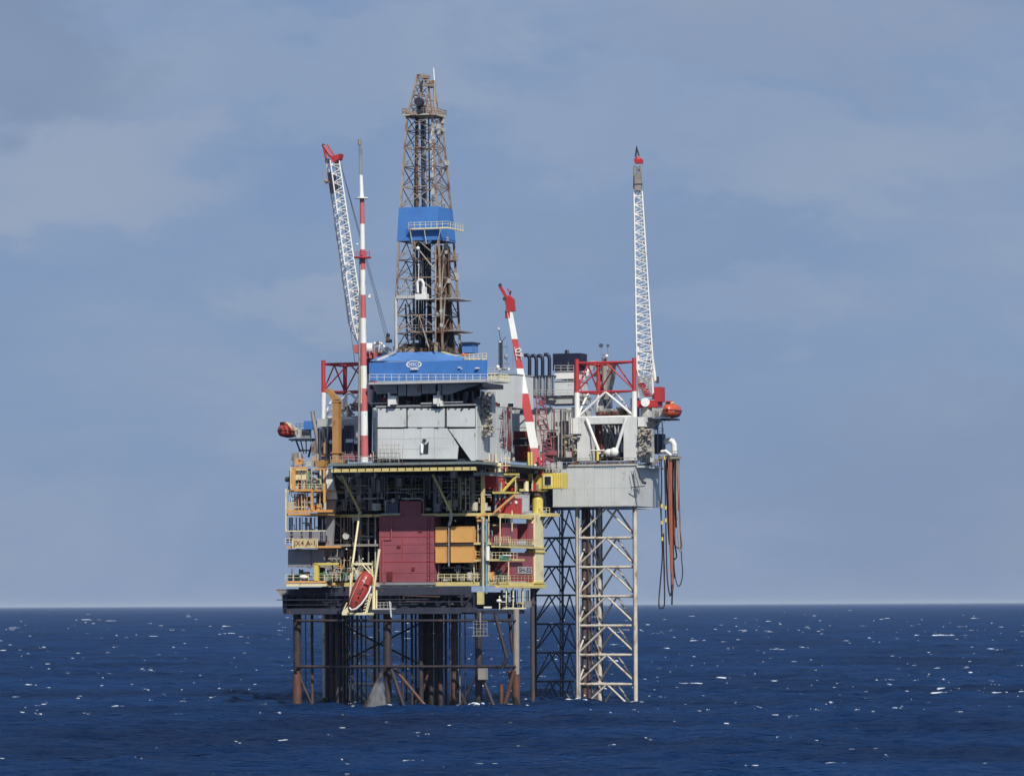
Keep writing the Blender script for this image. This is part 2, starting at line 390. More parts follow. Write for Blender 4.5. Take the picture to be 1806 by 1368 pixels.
def seapt(px, py):
    k, q = unroll(px, py); D = CH/q; return k*D, D - DIST
for px_, py_, wpx in ((1166,1251,40),(958,1222,20),(333,1202,22),(483,1135,26),(280,1098,20),(1545,1256,34),(1220,1204,38),(500,1307,18),(420,1310,10),(1230,1348,22),(1505,1292,20),(1700,1152,14),(1620,1130,14),(1350,1098,14),(1355,1246,14),(250,1172,18),(1590,1210,16)):
    x, y = seapt(px_, py_); D = y + DIST
    foam_lump(x, y, wpx*D/FPX, .8, .13, rnd); foam_lump(x + wpx*.2*D/FPX, y+.6, wpx*.6*D/FPX, .6, .19, rnd); foam_lump(x - wpx*.5*D/FPX, y+1.2, wpx*.5*D/FPX, .4, .1, rnd)
x, y = seapt(1166,1251)
for k in range(9): foam_lump(x + rnd.uniform(-1.6,1.6), y + rnd.uniform(-1,1.5), rnd.uniform(1.4,3.6), .9, rnd.uniform(.18,.5), rnd)
fo = fm.build('whitecap_foam', foam_m, kind='stuff'); fo['label'] = 'small white breaking crests scattered over the blue sea'; fo['category'] = 'foam'
# (kept separate below, together with the jacket)

# ================================================================== JACKET (steel substructure)
ja = thing('steel_jacket', 'dark rusty tubular steel jacket standing in the sea under the crowded platform decks', 'substructure', AB(0, 10, 0))
def vleg(mb, px, ytop, B, r, r2=None, n=14, lean=0):
    p = W(px, ytop, B); q = V3((p.x, p.y, -4.5)); mb.tube(q, p, r2 or r, r, n=n); return p
for px, B, r, m in ((524,4,.74,'jacket'),(683,4,.74,'jacket'),(844,4,.66,'jacket'),(588,22,.8,'jacket'),(750,22,.8,'jacket'),(910,22,.58,'conc')):
    mb = MB(); vleg(mb, px, 1074, B, r); mb.build('leg', M_[m], ja, 'pale grey coated leg' if m == 'conc' else None)
# footing sleeves of rust at the splash zone
for px, B, r in ((524,2,.83),(588,22,.88),(910,22,.72)):
    mb = MB(); p = W(px, 1188, B); mb.tube((p.x,p.y,-2), p, r, n=14); mb.build('splash_sleeve', M_['jrust'], ja)
mb = MB()
for y_, r in ((1094,.24),(1175,.26)):
    for B, xs in ((2,(524,683,844)),(22,(588,750,910))):
        for a_, b_ in zip(xs, xs[1:]): mb.tube(W(a_,y_,B), W(b_,y_,B), r)
    for a_, b_ in ((524,588),(683,750),(844,910)): mb.tube(W(a_,y_,2), W(b_,y_,22), r)
mb.build('horizontal_brace', M_['jacket'], ja)
for x0,y0,x1,y1,B,r,m in ((524,1183,556,1256,2,.24,'jacket'),(604,1190,562,1256,22,.3,'jacket'),(676,1180,640,1256,2,.42,'jacket'),(690,1180,716,1256,2,.34,'jacket'),
        (695,1178,762,1258,3,.3,'jrust'),(753,1178,722,1256,22,.3,'jacket'),(757,1180,735,1252,12,.26,'jrust'),(846,1182,876,1258,2,.34,'jacket'),(800,1186,826,1256,18,.22,'jacket'),(846,1178,806,1256,2,.22,'jacket'),
        (873,1082,894,1160,8,.34,'jacket'),(894,1160,886,1178,8,.3,'jacket'),(904,1150,898,1082,22,.3,'jacket'),(907,1182,887,1254,14,.4,'jrust'),(898,1182,914,1254,22,.34,'jrust'),(884,1206,884,1252,14,.38,'jrust')):
    MB().tube(W(x0,y0,B), W(x1,y1,B), r).build('diagonal_brace', M_[m], ja, 'rust brown diagonal brace' if m=='jrust' else None)
cg = MB(); p = W(847,1120,0.6)
for zz in (0, 1.3): cg.rail(p+AB(-1.3,0,zz)-AB(0,0,0), p+AB(1.3,0,zz)-AB(0,0,0), 1.2, .6)
cg.bx(*(lambda q:(q[0]-1.3,q[0]+1.3,q[1]-.8,q[1]+.8,q[2]-.12,q[2]))(ab(847,1120,0.6))); cg.build('access_cage', M_['conc'], ja)
MB().tube(W(847,1108,1.0), W(847,1080,1.0), .16).build('cage_ladder', M_['conc'], ja)
MB().box(843,1178,855,1198,0.6,2.2).build('clamp', M_['conc'], ja)
# conductors and risers, each a thing
def conductor(px, B, r, m, lbl, ytop=1060, cat='conductor pipe', grp='vertical well pipes under the platform'):
    p = W(px, ytop, B); o = thing('conductor_pipe', lbl, cat, (p.x,p.y,0), grp)
    MB().tube((p.x,p.y,-4), p, r, n=10).build('pipe', M_[m], o)
    mb = MB()
    for y_ in (1120, 1176):
        q = W(px, y_, B); mb.tube(q, q+V3((0,0,.35)), r*1.35, n=10)
    mb.build('clamp_collar', M_['jdark'], o)
conductor(550, 12, .26, 'jrust', 'thin rusty riser pipe just right of the leftmost jacket leg')
for px, B, r, m, l in ((577,16,.42,'jacket','dark pipe hidden against the second jacket leg, on its left'),(600,14,.40,'jacket','dark pipe on the right side of the second jacket leg cluster'),
      (612,18,.16,'jacket','slim dark riser right of the thick leg cluster'),(621,12,.24,'jacket','dark riser left of the lattice seen through the jacket'),(637,16,.17,'jrust','slender rusty riser in front of the pale lattice bracing'),
      (661,20,.16,'jacket','slender dark riser just left of the middle front jacket leg'),(710,10,.24,'jacket','first pipe to the right of the middle front jacket leg'),(726,12,.22,'jacket','second pipe right of the middle front jacket leg'),
      (742,10,.45,'jacket','thick conductor against the left side of the central dark leg'),(760,14,.42,'jacket','thick conductor against the right side of the central dark leg'),
      (776,14,.55,'jacket','stout brown conductor to the right of the central leg'),(800,12,.48,'jrust','stout rusty conductor midway between central leg and caged leg'),(811,16,.18,'conc','thin grey riser behind the rusty conductor')):
    conductor(px, B, r, m, l)
for px, B, r_, y0_ in ((594,12,.3,1082),(607,20,.28,1082),(616,8,.14,1082),(630,22,.2,1082),(645,18,.12,1082),(668,14,.14,1082),(716,20,.14,1082),(733,16,.2,1082),(768,20,.3,1082),(786,18,.26,1082),(793,8,.12,1082),(805,20,.24,1082),(820,14,.1,1082),(539,16,.1,1082)):
    p = W(px, y0_, B); MB().tube((p.x,p.y,-4), p, r_, n=9).build('well_pipe', M_['jacket'] if px % 3 else M_['jdark'], ja)
for px, B, r_ in ((524,4,.84),(683,4,.84),(844,4,.76),(588,22,.93),(750,22,.9),(910,22,.78),(572,14,.5),(742,10,.52),(760,14,.5),(776,14,.62),(800,12,.55)):
    p = W(px, 1245, B); mb = MB(); mb.tube((p.x,p.y,-3), (p.x,p.y,1.1+.5*rnd.random()), r_, r_*.94, n=14); mb.build('marine_growth', M_['growth'], ja)
mb = MB()
for x0,y0,x1,y1 in ((588,1175,750,1094),(750,1175,588,1094)): mb.tube(W(x0,y0,22), W(x1,y1,22), .16)
mb.build('rear_cross_brace', M_['jacket'], ja)
# ring of churned water at the base and a jet of discharge
fm2 = MB()
for i in range(70):
    a_ = rnd.uniform(-20, 18); b_ = rnd.uniform(-3, 26); p = AB(a_, b_, 0)
    wd = rnd.uniform(.4, 1.5); x, y = p.x, p.y
    foam_save = fm; fm = fm2; foam_lump(x, y, wd, .5, .16, rnd); fm = foam_save
for px, B in ((524,2),(683,2),(844,2),(910,22),(588,22),(1020,36),(1121,36)):
    p = W(px, 1245, B)
    for j in range(9):
        foam_save = fm; fm = fm2; foam_lump(p.x + rnd.uniform(-2.2,2.2), p.y - .9 + rnd.uniform(-1.2,1.2), rnd.uniform(.4,1.5), .35, rnd.uniform(.06,.3), rnd); fm = foam_save
o = fm2.build('foam_patches', foam_m, kind='stuff'); o['label'] = 'thin patches of foam washing round the jacket legs'; o['category'] = 'foam'
pm = bpy.data.materials.new('falling_spray'); pm.use_nodes = True; nt = pm.node_tree
nt.nodes.remove(nt.nodes['Principled BSDF']); pv = nt.nodes.new('ShaderNodeVolumePrincipled'); pv.inputs['Color'].default_value = (.93,.95,.98,1)
g = nt.nodes.new('ShaderNodeNewGeometry'); mp = nt.nodes.new('ShaderNodeMapping'); mp.inputs['Scale'].default_value = (1.6,1.6,.6)
no = nt.nodes.new('ShaderNodeTexNoise'); no.inputs['Scale'].default_value = .8; no.inputs['Detail'].default_value = 5
mr = nt.nodes.new('ShaderNodeMapRange'); mr.inputs['From Min'].default_value = .42; mr.inputs['From Max'].default_value = .66; mr.inputs['To Max'].default_value = 1.5; mr.inputs['To Min'].default_value = .04
nt.links.new(g.outputs['Position'], mp.inputs['Vector']); nt.links.new(mp.outputs['Vector'], no.inputs['Vector']); nt.links.new(no.outputs['Fac'], mr.inputs['Value']); nt.links.new(mr.outputs['Result'], pv.inputs['Density'])
nt.links.new(pv.outputs['Volume'], nt.nodes['Material Output'].inputs['Volume'])
mb = MB(); top = W(674,1184,5); rings = 9; n = 18
for j in range(rings):
    t = j/(rings-1); r = .2 + 1.8*t**.8
    cx = W(672 - 9*t, 1184 + 70*t, 1.4)
    for i in range(n):
        th = 2*math.pi*i/n; k = 1 + .12*math.sin(3*th+j) + rnd.uniform(-.06,.06)
        mb.v.append(tuple(cx + V3((r*k*math.cos(th), r*.8*k*math.sin(th), 0))))
for j in range(rings-1):
    for i in range(n): mb.f.append([j*n+i, (j+1)*n+i, (j+1)*n+(i+1)%n, j*n+(i+1)%n]); mb.sm.append(True)
mb.f.append(list(range(n))); mb.sm.append(False); mb.f.append(list(range((rings-1)*n, rings*n))[::-1]); mb.sm.append(False)
o = mb.build('water_spray', pm, kind='stuff'); o['label'] = 'pale grey cone of water spray falling beside the middle front leg'; o['category'] = 'spray'

# ================================================================== PLATFORM TOPSIDES
FB = 7.0; AR = ab(868, 1000, FB)[0]; AL = ab(506, 1000, 0)[0]; BD = ab_side(958, 1000, AR)[1]
pl = thing('platform_topsides', 'crowded production deck block with yellow beams and dark open bays, above the jacket', 'platform', AB((AL+AR)/2, 10, 16.5))
def Z(py, B=0, px=700): return ab(px, py, B)[2]
# cellar deck
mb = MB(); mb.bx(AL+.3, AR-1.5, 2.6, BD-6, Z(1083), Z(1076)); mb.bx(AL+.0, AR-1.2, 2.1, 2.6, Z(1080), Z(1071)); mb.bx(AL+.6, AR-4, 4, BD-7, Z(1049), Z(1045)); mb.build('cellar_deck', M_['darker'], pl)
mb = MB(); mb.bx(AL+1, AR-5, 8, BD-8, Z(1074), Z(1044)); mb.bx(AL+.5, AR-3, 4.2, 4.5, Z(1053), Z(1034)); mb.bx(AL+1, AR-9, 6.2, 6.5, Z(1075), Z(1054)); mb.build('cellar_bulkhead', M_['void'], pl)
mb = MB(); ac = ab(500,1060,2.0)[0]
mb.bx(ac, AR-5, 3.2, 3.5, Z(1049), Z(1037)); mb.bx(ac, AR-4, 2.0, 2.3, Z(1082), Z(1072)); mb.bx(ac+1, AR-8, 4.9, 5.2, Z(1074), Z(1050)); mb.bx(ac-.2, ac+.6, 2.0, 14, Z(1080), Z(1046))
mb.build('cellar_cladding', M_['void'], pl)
mb = MB(); mb.bx(ac-1, AR-10, 1.2, 2.0, Z(1057), Z(1055.6)); mb.bx(ac, AR-12, 1.6, 2.0, Z(1066), Z(1064.8)); mb.rail(AB(ac,1.3,Z(1055.6)), AB(AR-12,1.3,Z(1055.6)), 1.1, 1.7, .035); mb.build('cellar_walkway', M_['darker'], pl)
mb = MB()
for i in range(15):
    a_ = AL + 1 + i*2.35; mb.bx(a_, a_+.35, 4.0, 4.35, Z(1072), Z(1049))
    if i % 2: mb.beam(AB(a_, 4.2, Z(1071)), AB(a_+2.3, 4.2, Z(1050)), .2, .2)
mb.bx(AL+1, AR-3, 3, 3.3, Z(1062), Z(1060)); mb.bx(AL+14.5, AR-14, 1.5, 1.8, Z(1058), Z(1056.5))
mb.build('cellar_framing', M_['dark'], pl)
mb = MB()
for i in range(46):
    a_ = rnd.uniform(AL+2, AR-9); z_ = rnd.uniform(Z(1070), Z(1050)); mb.tube(AB(a_, rnd.uniform(4.5,7.5), z_), AB(a_+rnd.uniform(1,5), rnd.uniform(4.5,7.5), z_), rnd.uniform(.06,.2), n=6)
    mb.tube(AB(a_, 6, Z(1071)), AB(a_, 6, Z(1040)), rnd.uniform(.06,.16), n=6)
mb.build('cellar_pipework', M_['grey'], pl)
MB().tube(W(712,1050,3.4), W(776,1052,3.4), .14).tube(W(712,1056,3.4), W(712,1050,3.4), .1).tube(W(716,1060,3.4), W(768,1061,3.4), .12).build('rust_pipe', M_['jrust'], pl)
MB().path([W(742,1040,5), W(758,1039,5), W(761,1034,5.5)], .13).build('drain_pipe', M_['cream'], pl)
MB().bx(ab(846,1060,3)[0]-.5, ab(846,1060,3)[0]+.5, 3, 4, Z(1066), Z(1044)).build('sump_tank', M_['beamy'], pl)
mb = MB(); mb.box(487,1038,505,1041,4,9); mb.poly([W(488,1041,4), W(505,1041,4), W(505,1056,4), W(499,1056,4)], AB(0,2,0)-AB(0,0,0)); mb.box(489,1038,504,1039.5,3.9,4.2); mb.build('walkway_bracket', M_['conc'], pl)
# main decks
ASP = ab(586,1000,FB)[0]
def deck(y0, y1, mat, a0=None, a1=AR, b0=7.0, b1=BD, name='deck', floor='grey', rail=True, gap=False):
    a0 = ASP if a0 is None else a0
    mb = MB(); z1, z0 = Z(y0), Z(y1)
    mb.bx(a0, a1, b0, b0+.35, z0, z1); mb.bx(a1-.35, a1, b0+.35, b1, z0, z1)
    o = mb.build(name+'_edge_beam', M_[mat], pl)
    f = MB(); f.bx(a0, a1-.36, b0+.36, b1, z1-.25, z1-.02)
    for i in range(int((a1-a0)/3)): f.bx(a0+i*3+1, a0+i*3+1.2, b0+.36, b1-.3, z0+.05, z1-.26)
    f.build(name+'_floor', M_[floor], pl)
    if rail:
        r = MB(); r.rail(AB(a0,b0+.1,z1), AB(a1-.1,b0+.1,z1), r=.03); r.rail(AB(a1-.1,b0+.1,z1), AB(a1-.1,b1,z1), r=.03); r.build(name+'_handrail', M_['beamy'], pl)
deck(1026, 1033, 'beamy', floor='void')
deck(957.5, 961.5, 'conc', floor='void', rail=False)
deck(904.5, 909.5, 'beamy', floor='void', rail=False)
deck(864, 867, 'grey', a0=ASP, a1=AR-1.5, b0=10, floor='void', rail=True)
for y0_, y1_ in ((1028,1033),(962.5,965.5),(905,908.5),(864,866.5)):
    mb = MB(); a1_ = ab(576,1000,0)[0]; z1, z0 = ab(540,y0_,0)[2], ab(540,y1_,0)[2]
    mb.bx(AL, a1_, 0, .3, z0, z1); mb.bx(AL, a1_, .31, FB+4, z0+.02, z0+.2); mb.build('left_bay_deck', M_['beamo'], pl)
# top deck
TD = -2.9; A5 = ab(583,820,TD)[0]; A6 = ab(838,820,TD)[0]
mb = MB(); mb.bx(A5, A6, TD+.2, TD+.8, Z(831,TD), Z(825,TD)); mb.build('top_deck_edge_beam', M_['beamy'], pl)
mb = MB()
for i in range(18):
    a_ = A5 + .4 + i*1.52; mb.bx(a_, a_+.16, TD+.13, TD+.2, Z(830.5), Z(824)); 
    mb.tube(AB(a_, TD+.3, Z(824.5)), AB(a_+.1, TD+.3, Z(820.5)), .12, n=6)
mb.build('top_deck_lugs', M_['dark'], pl)
mb = MB(); mb.bx(A5-.4, ab(846,820,TD)[0], TD-.2, BD, Z(820,TD), Z(815.5,TD)); mb.bx(ab(846,820,TD)[0]+.01, AR, 6.2, 13, Z(820), Z(816)); mb.build('top_deck_plate', M_['green'], pl)
mb = MB(); mb.bx(A5, ab(838,820,TD)[0], TD+.9, BD-.3, Z(823.5), Z(820)-.01)
for i in range(14): mb.bx(A5+1+i*1.9, A5+1.3+i*1.9, TD+.9, BD-1, Z(829), Z(823.5))
mb.build('top_deck_girders', M_['void'], pl)
mb = MB(); mb.rail(AB(A5,TD,Z(815,TD)), AB(A5+9,TD,Z(815,TD)), 1.2, 1.1, .035); mb.rail(AB(A5+9.4,TD,Z(815,TD)), AB(A5+13,TD,Z(815,TD)), .9, 1.5,.035); mb.build('top_deck_handrail', M_['ltgrey'], pl)
mb = MB(); A7 = ab(836,820,6)[0]
mb.bx(A7, AR+.2, 5.6, 6.0, Z(839), Z(833)); mb.bx(AR-.15, AR+.2, 6.0, ab_side(915,830,AR)[1], Z(839), Z(833)); mb.build('mezzanine_edge_beam', M_['ltgrey'], pl)
mb = MB(); mb.rail(AB(A7,5.7,Z(833)), AB(AR,5.7,Z(833)), 1.2, .8, .05); mb.rail(AB(AR,5.7,Z(833)), AB(AR,19,Z(833)), 1.2, 1.2, .05); mb.build('mezzanine_handrail', M_['cream'], pl)
# columns
for px, y0, y1, B, wd, m in ((578,826,1030,6,.45,'conc'),(634,838,1026,9,.4,'conc'),(767,838,1026,10,.35,'grey'),(851,838,1026,7.1,.3,'beamy'),(700,838,905,12,.4,'grey'),(812,838,905,11,.35,'grey')):
    a_, b_, _ = ab(px, 900, B); MB().bx(a_-wd, a_+wd, b_, b_+2*wd, Z(y1), Z(y0)).build('column', M_[m], pl)
a_ = AR - .2; z0 = ab_side(952,1030,AR)[2]; z1 = ab_side(952,905,AR)[2]
MB().bx(AR-1.6, AR+.15, BD-4.6, BD-.2, z0, z1).build('corner_column', M_['cream'], pl, 'wide pale yellow corner column')
mb = MB()
for y_ in (966,973,1027): 
    z_ = ab_side(952,y_,AR)[2]; mb.bx(AR-1.7, AR+.35, BD-5.2, BD+.4, z_-.15, z_+.15)
mb.bx(AR-2, AR+.4, BD-7, BD+.5, ab_side(952,1037,AR)[2], ab_side(952,1031,AR)[2])
mb.build('column_collar', M_['yellow'], pl)
# diagonal braces
for p, q, r, m in ((W(603,838,5.6),W(636,905,6.5),.22,'beamy'),(W(763,836,4.6),W(796,904,6.2),.22,'beamy'),(W(634,905,6),W(621,1000,-.6),.2,'cream'),(W(593,838,5),W(622,868,7),.1,'beamy'),
      (W(765,900,7),W(800,866,7.5),.1,'conc'),(W(588,915,7),W(622,952,8),.12,'conc')):
    MB().tube(p, q, r).build('diagonal_brace', M_[m], pl)
MB().path([W(796,904,6.2), W(795,916,6), W(792,926,6)], .28).build('pipe_bend', M_['ltgrey'], pl)
# interior dark bulkheads
mb = MB()
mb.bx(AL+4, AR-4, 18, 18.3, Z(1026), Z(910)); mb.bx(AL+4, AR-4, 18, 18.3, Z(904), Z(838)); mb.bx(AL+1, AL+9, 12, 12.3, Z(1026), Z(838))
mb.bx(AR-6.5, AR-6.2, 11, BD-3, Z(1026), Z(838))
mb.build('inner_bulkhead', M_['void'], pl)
# ---- clutter: pipework and equipment behind the open bays
def clutter(x0, x1, y0, y1, B0, B1, n, mats, name, side=False, rr=(.05,.2), boxes=.3, seed=1):
    r_ = random.Random(seed); parts = {m: MB() for m in mats}; bxs = {m: MB() for m in mats}; ves = {m: MB() for m in mats}
    for i in range(n):
        mk_ = r_.choice(mats); m = parts[mk_]; px = r_.uniform(x0, x1); py = r_.uniform(y0+2, y1)
        B = r_.uniform(B0, B1)
        P = (lambda x, y: AB(*ab_side(min(x1,max(x0,x)), min(y1,max(y0,y)), AR-B))) if side else (lambda x, y: W(min(x1,max(x0,x)), min(y1,max(y0,y)), B))
        k = r_.random()
        if k < .32: m.tube(P(px, y0), P(px, y1), r_.uniform(*rr), n=6)
        elif k < .52: m.tube(P(px - r_.uniform(5,25), py), P(px + r_.uniform(5,25), py), r_.uniform(*rr), n=6)
        elif k < .52 + boxes:
            wd = r_.uniform(.3, 1.3); h = r_.uniform(.4, 1.6); q = (ab_side(px, y1, AR-B) if side else ab(px, py if r_.random()<.4 else y1, B))
            bxs[mk_].bx(q[0]-wd/2, q[0]+wd/2, q[1], q[1]+wd, q[2], q[2]+min(h, (y1-y0)*.09))
        elif k < .9:
            p = P(px, y1); rr_ = r_.uniform(.25,.6); ves[mk_].tube(p, p + V3((0,0,r_.uniform(.6,2))), rr_, n=10); 
        else: m.path([P(px, py), P(px+8, py), P(px+8, py+8), P(px+14, py+8)], r_.uniform(*rr), 6)
    for k, m in parts.items():
        if m.v: m.build(name, M_[k], pl)
        if bxs[k].v: bxs[k].build_each('equipment_box', M_[k], pl)
        if ves[k].v: ves[k].build_each('vessel', M_[k], pl)
clutter(590,668,840,902,8.5,15,60,['dark','grey','darker','grey'],'upper_bay_pipework', seed=2)
clutter(668,770,840,880,8.5,15,50,['dark','grey','darker','ltgrey'],'upper_bay_pipework', seed=3)
clutter(770,840,840,902,7.5,14,60,['dark','grey','darker','ltgrey','teal'],'upper_bay_pipework', seed=4)
clutter(585,666,912,955,8,15,55,['dark','grey','darker','darker'],'middle_bay_pipework', seed=5)
clutter(585,620,965,1024,7.5,14,30,['dark','grey','ltgrey','redw'],'lower_bay_pipework', seed=6)
clutter(664,668,965,1024,7.5,14,6,['dark','ltgrey'],'lower_bay_pipework', seed=16)
clutter(770,866,996,1024,7.4,15,60,['dark','grey','ltgrey','conc'],'lower_bay_pipework', seed=7)
clutter(840,868,912,955,7.4,14,26,['dark','teal','grey'],'right_bay_pipework', seed=8)
clutter(510,574,830,863,.6,7,60,['grey','ltgrey','darker','dgreen','conc'],'left_bay_pipework', seed=9)
clutter(510,574,870,902,.6,7,36,['grey','dark','teal','conc','ochre'],'left_bay_pipework', seed=10)
clutter(600,760,842,900,7.2,9,36,['beige','ltgrey','conc'],'front_pipework', rr=(.05,.11), boxes=.1, seed=21)
clutter(770,866,842,900,7.2,9,36,['beige','beamy','ltgrey','conc'],'front_pipework', rr=(.05,.12), boxes=.15, seed=22)
clutter(588,664,912,1022,7.2,9,50,['beige','beamo','conc','ltgrey'],'front_pipework', rr=(.05,.12), boxes=.15, seed=23)
clutter(838,868,965,1022,7.3,9,16,['beige','beamo','conc'],'front_pipework', rr=(.05,.12), seed=24)
clutter(508,574,828,900,.1,1.4,28,['beamo','beige','cream'],'front_pipework', rr=(.05,.11), boxes=.15, seed=25)
clutter(872,950,842,866,.0,.6,16,['beamy','cream','red'],'front_pipework', side=True, rr=(.05,.1), seed=26)
clutter(600,662,796,814,2.2,6,34,['redw','ltgrey','white','conc','slate'],'deck_edge_pipe', rr=(.04,.09), boxes=.45, seed=31)
clutter(512,585,800,822,3,8,26,['conc','ltgrey','beamo','maroon','slate'],'deck_edge_pipe', rr=(.05,.1), boxes=.4, seed=32)
clutter(842,905,718,812,19.8,22,26,['conc','ltgrey','maroon','derr'],'side_pipe', rr=(.05,.12), boxes=.25, seed=33)
clutter(908,1010,722,806,38,41,46,['conc','ltgrey','maroon','derr','slate'],'rig_deck_pipe', rr=(.05,.13), boxes=.4, seed=34)
clutter(508,574,912,955,.6,7,36,['grey','slate','conc','darker'],'left_bay_pipework', seed=11)
clutter(508,600,968,1000,2.5,9,24,['grey','conc','slate'],'left_bay_pipework', seed=12)
clutter(508,612,1003,1024,.6,8,40,['dark','grey','ltgrey','dgreen'],'left_bay_pipework', seed=13)
clutter(872,956,840,865,.3,5,50,['dark','grey','red','conc','cream'],'side_bay_pipework', side=True, seed=14)
clutter(872,900,870,902,.5,5,24,['dark','grey','teal','ltgrey'],'side_bay_pipework', side=True, seed=15)
clutter(870,900,912,1022,.8,6,50,['dark','grey','slate','dark','beamy'],'side_bay_pipework', side=True, seed=17)
clutter(880,940,1040,1070,.3,5,30,['dark','beamy','grey'],'cellar_side_pipework', side=True, seed=18)
clutter(838,900,800,832,6,9,30,['ltgrey','red','white','cream','ochre'],'deck_end_equipment', seed=19, rr=(.05,.1))
# blind cladding in the left bays
for x0,y0,x1,y1,B,m in ((518,826,541,846,.4,'cream'),(505,935,572,956,1.5,'mauve'),(508,968,548,1000,1.6,'mauve'),(549,968,572,1000,1.9,'mauve'),(546,846,572,864,3.5,'slate'),(589,842,606,900,12,'slate'),(742,842,762,866,14,'darker'),(610,842,628,862,14,'grey')):
    MB().box(x0,y0,x1,y1,B,B+.4).build('wall_panel', M_[m], pl)
mb = MB(); mb.poly([W(573,826,4), W(582,826,4), W(594,880,4), W(574,880,4)], AB(0,.6,0)-AB(0,0,0)); mb.build('slanted_duct', M_['white'], pl)
mb = MB(); mb.poly([W(575,882,4.6), W(592,882,4.6), W(586,960,4.6), W(578,1018,4.6), W(573,1018,4.6)], AB(0,.6,0)-AB(0,0,0)); mb.build('shade_painted_lower_duct', M_['grey'], pl)  # grey puts the shade into the lower half of the white duct
# orange framing of the left bays (front faces)
mb = MB()
for x0,y0,x1,y1 in ((515,826,520,864),(554,825,574,828),(570,828,573.5,886),(519,862,550,866),(548,866,551.5,902),(507,899,586,903),(508,904.5,546,908),(516,823,541,826.5),(505,962.8,600,966),(504,1024,574,1027.5)):
    mb.box(x0,y0,x1,y1,-.5,-.12)
mb.build_each('orange_frame', M_['beamo'], pl)
mb = MB()
for x0,y0,x1,y1 in ((503,862,505,905),(503,905,504.6,936),(503,935,574,936.6),(512,822,513.2,862),(505,1029,575,1033.5)): mb.box(x0,y0,x1,y1,-.55,-.2)
mb.rail(W(503,960,-.4), W(518,960,-.4), 1.1, .9); mb.rail(W(503,1024,-.4), W(600,1024,-.4), 1.1, 1.6); mb.rail(W(514,864,-.4),W(568,864,-.4),1.1,1.2)
mb.build('pale_guard_frame', M_['cream'], pl)
MB().tube(W(504,845,.5), W(509,845,.5), .45, n=12).build('floodlight', M_['dark'], pl)
mb = MB(); mb.box(554,993,561,1024,-.6,-.0); mb.box(554,992,597,996,-.6,-.3); mb.build('yellow_lifting_frame', M_['yellow'], pl)
mb = MB(); mb.tube(W(594,996,-.4), W(584,1020,-.4), .09); mb.tube(W(606,994,-.4), W(600,1012,-.4), .09); mb.tube(W(560,996,-.4),W(572,1000,-.4),.08); mb.build('davit_strut', M_['beamo'], pl)
mb = MB(); mb.ball(W(536,1017,-.2), .5, sc=(1.7,1,.75)); mb.build('white_drum', M_['white'], pl)
MB().tube(W(610,945,7)-V3((0,.15,0)), W(610,945,7)+V3((0,.15,0)), .6, n=20).build('white_dish', M_['ltgrey'], pl)
# stairs and right side yellow beams
mb = MB()
mb.beam(WS(887,866,AR+.5), WS(912,838,AR+.5), .3, .35); mb.beam(WS(870,868.5,AR+.6), WS(913,868.5,AR+.6), .3, .35); mb.beam(WS(890,836,AR+.6), WS(915,836,AR+.6),.3,.3)
mb.tube(WS(909,838,AR+.5), WS(909,868,AR+.5), .12)
mb.build('crane_rest_frame', M_['yellow'], pl)
mb = MB(); mb.beam(WS(872,903,AR+.7), WS(908,872,AR+.7), .3, .25); mb.beam(W(840,912,6.3), W(862,905,6.3), .3, .25); mb.box(841,916,862,919,6.2,6.7); mb.build('stair_stringer', M_['beamo'], pl)
mb = MB(); mb.sbox(888,908,938,914,AR+1.0,1.0); mb.sbox(900,963,948,966.5,AR+.8,.8); mb.sbox(872,962,898,965,AR+.6,.6); mb.sbox(880,1032,962,1036.5,AR+.8,.8); mb.build('side_walkway', M_['beamy'], pl)
mb = MB(); z_=Z(907,22,950); mb.bx(AR-1, ab(978,908,BD)[0], BD-2, BD+3, ab(950,911,BD)[2], ab(950,905,BD)[2]); mb.build('crane_base_platform', M_['beamy'], pl)
mb = MB(); p = ab(976,906,BD); mb.rail(AB(AR, BD-2, p[2]), AB(p[0], BD-2, p[2]), 1.1, .8); mb.rail(WS(898,962,AR+.7), WS(945,962,AR+.7), 1.1, .9); mb.rail(WS(870,1026,AR+.7), WS(900,1026,AR+.7), 1.1, .9); mb.rail(WS(872,957,AR+.7), WS(900,957,AR+.7), 1.1, .9); mb.build('side_handrail', M_['cream'], pl)
mb = MB(); mb.beam(W(832,988,6.7), WS(869,987,AR+.4), .3, .4); mb.beam(WS(868,987,AR+.4), WS(924,987,AR+.4), .3, .4); mb.beam(W(836,958,6.7), W(866,958,6.7), .3,.4); mb.build('mezzanine_beam', M_['beamy'], pl)
mb = MB(); mb.rail(W(836,984,6.8), W(866,984,6.8)); mb.rail(WS(868,985,AR+.4), WS(912,985,AR+.4)); mb.rail(W(772,1024,6.8), W(866,1024,6.8), 1.2, 1.3,.05); mb.build('mezzanine_rail', M_['cream'], pl)
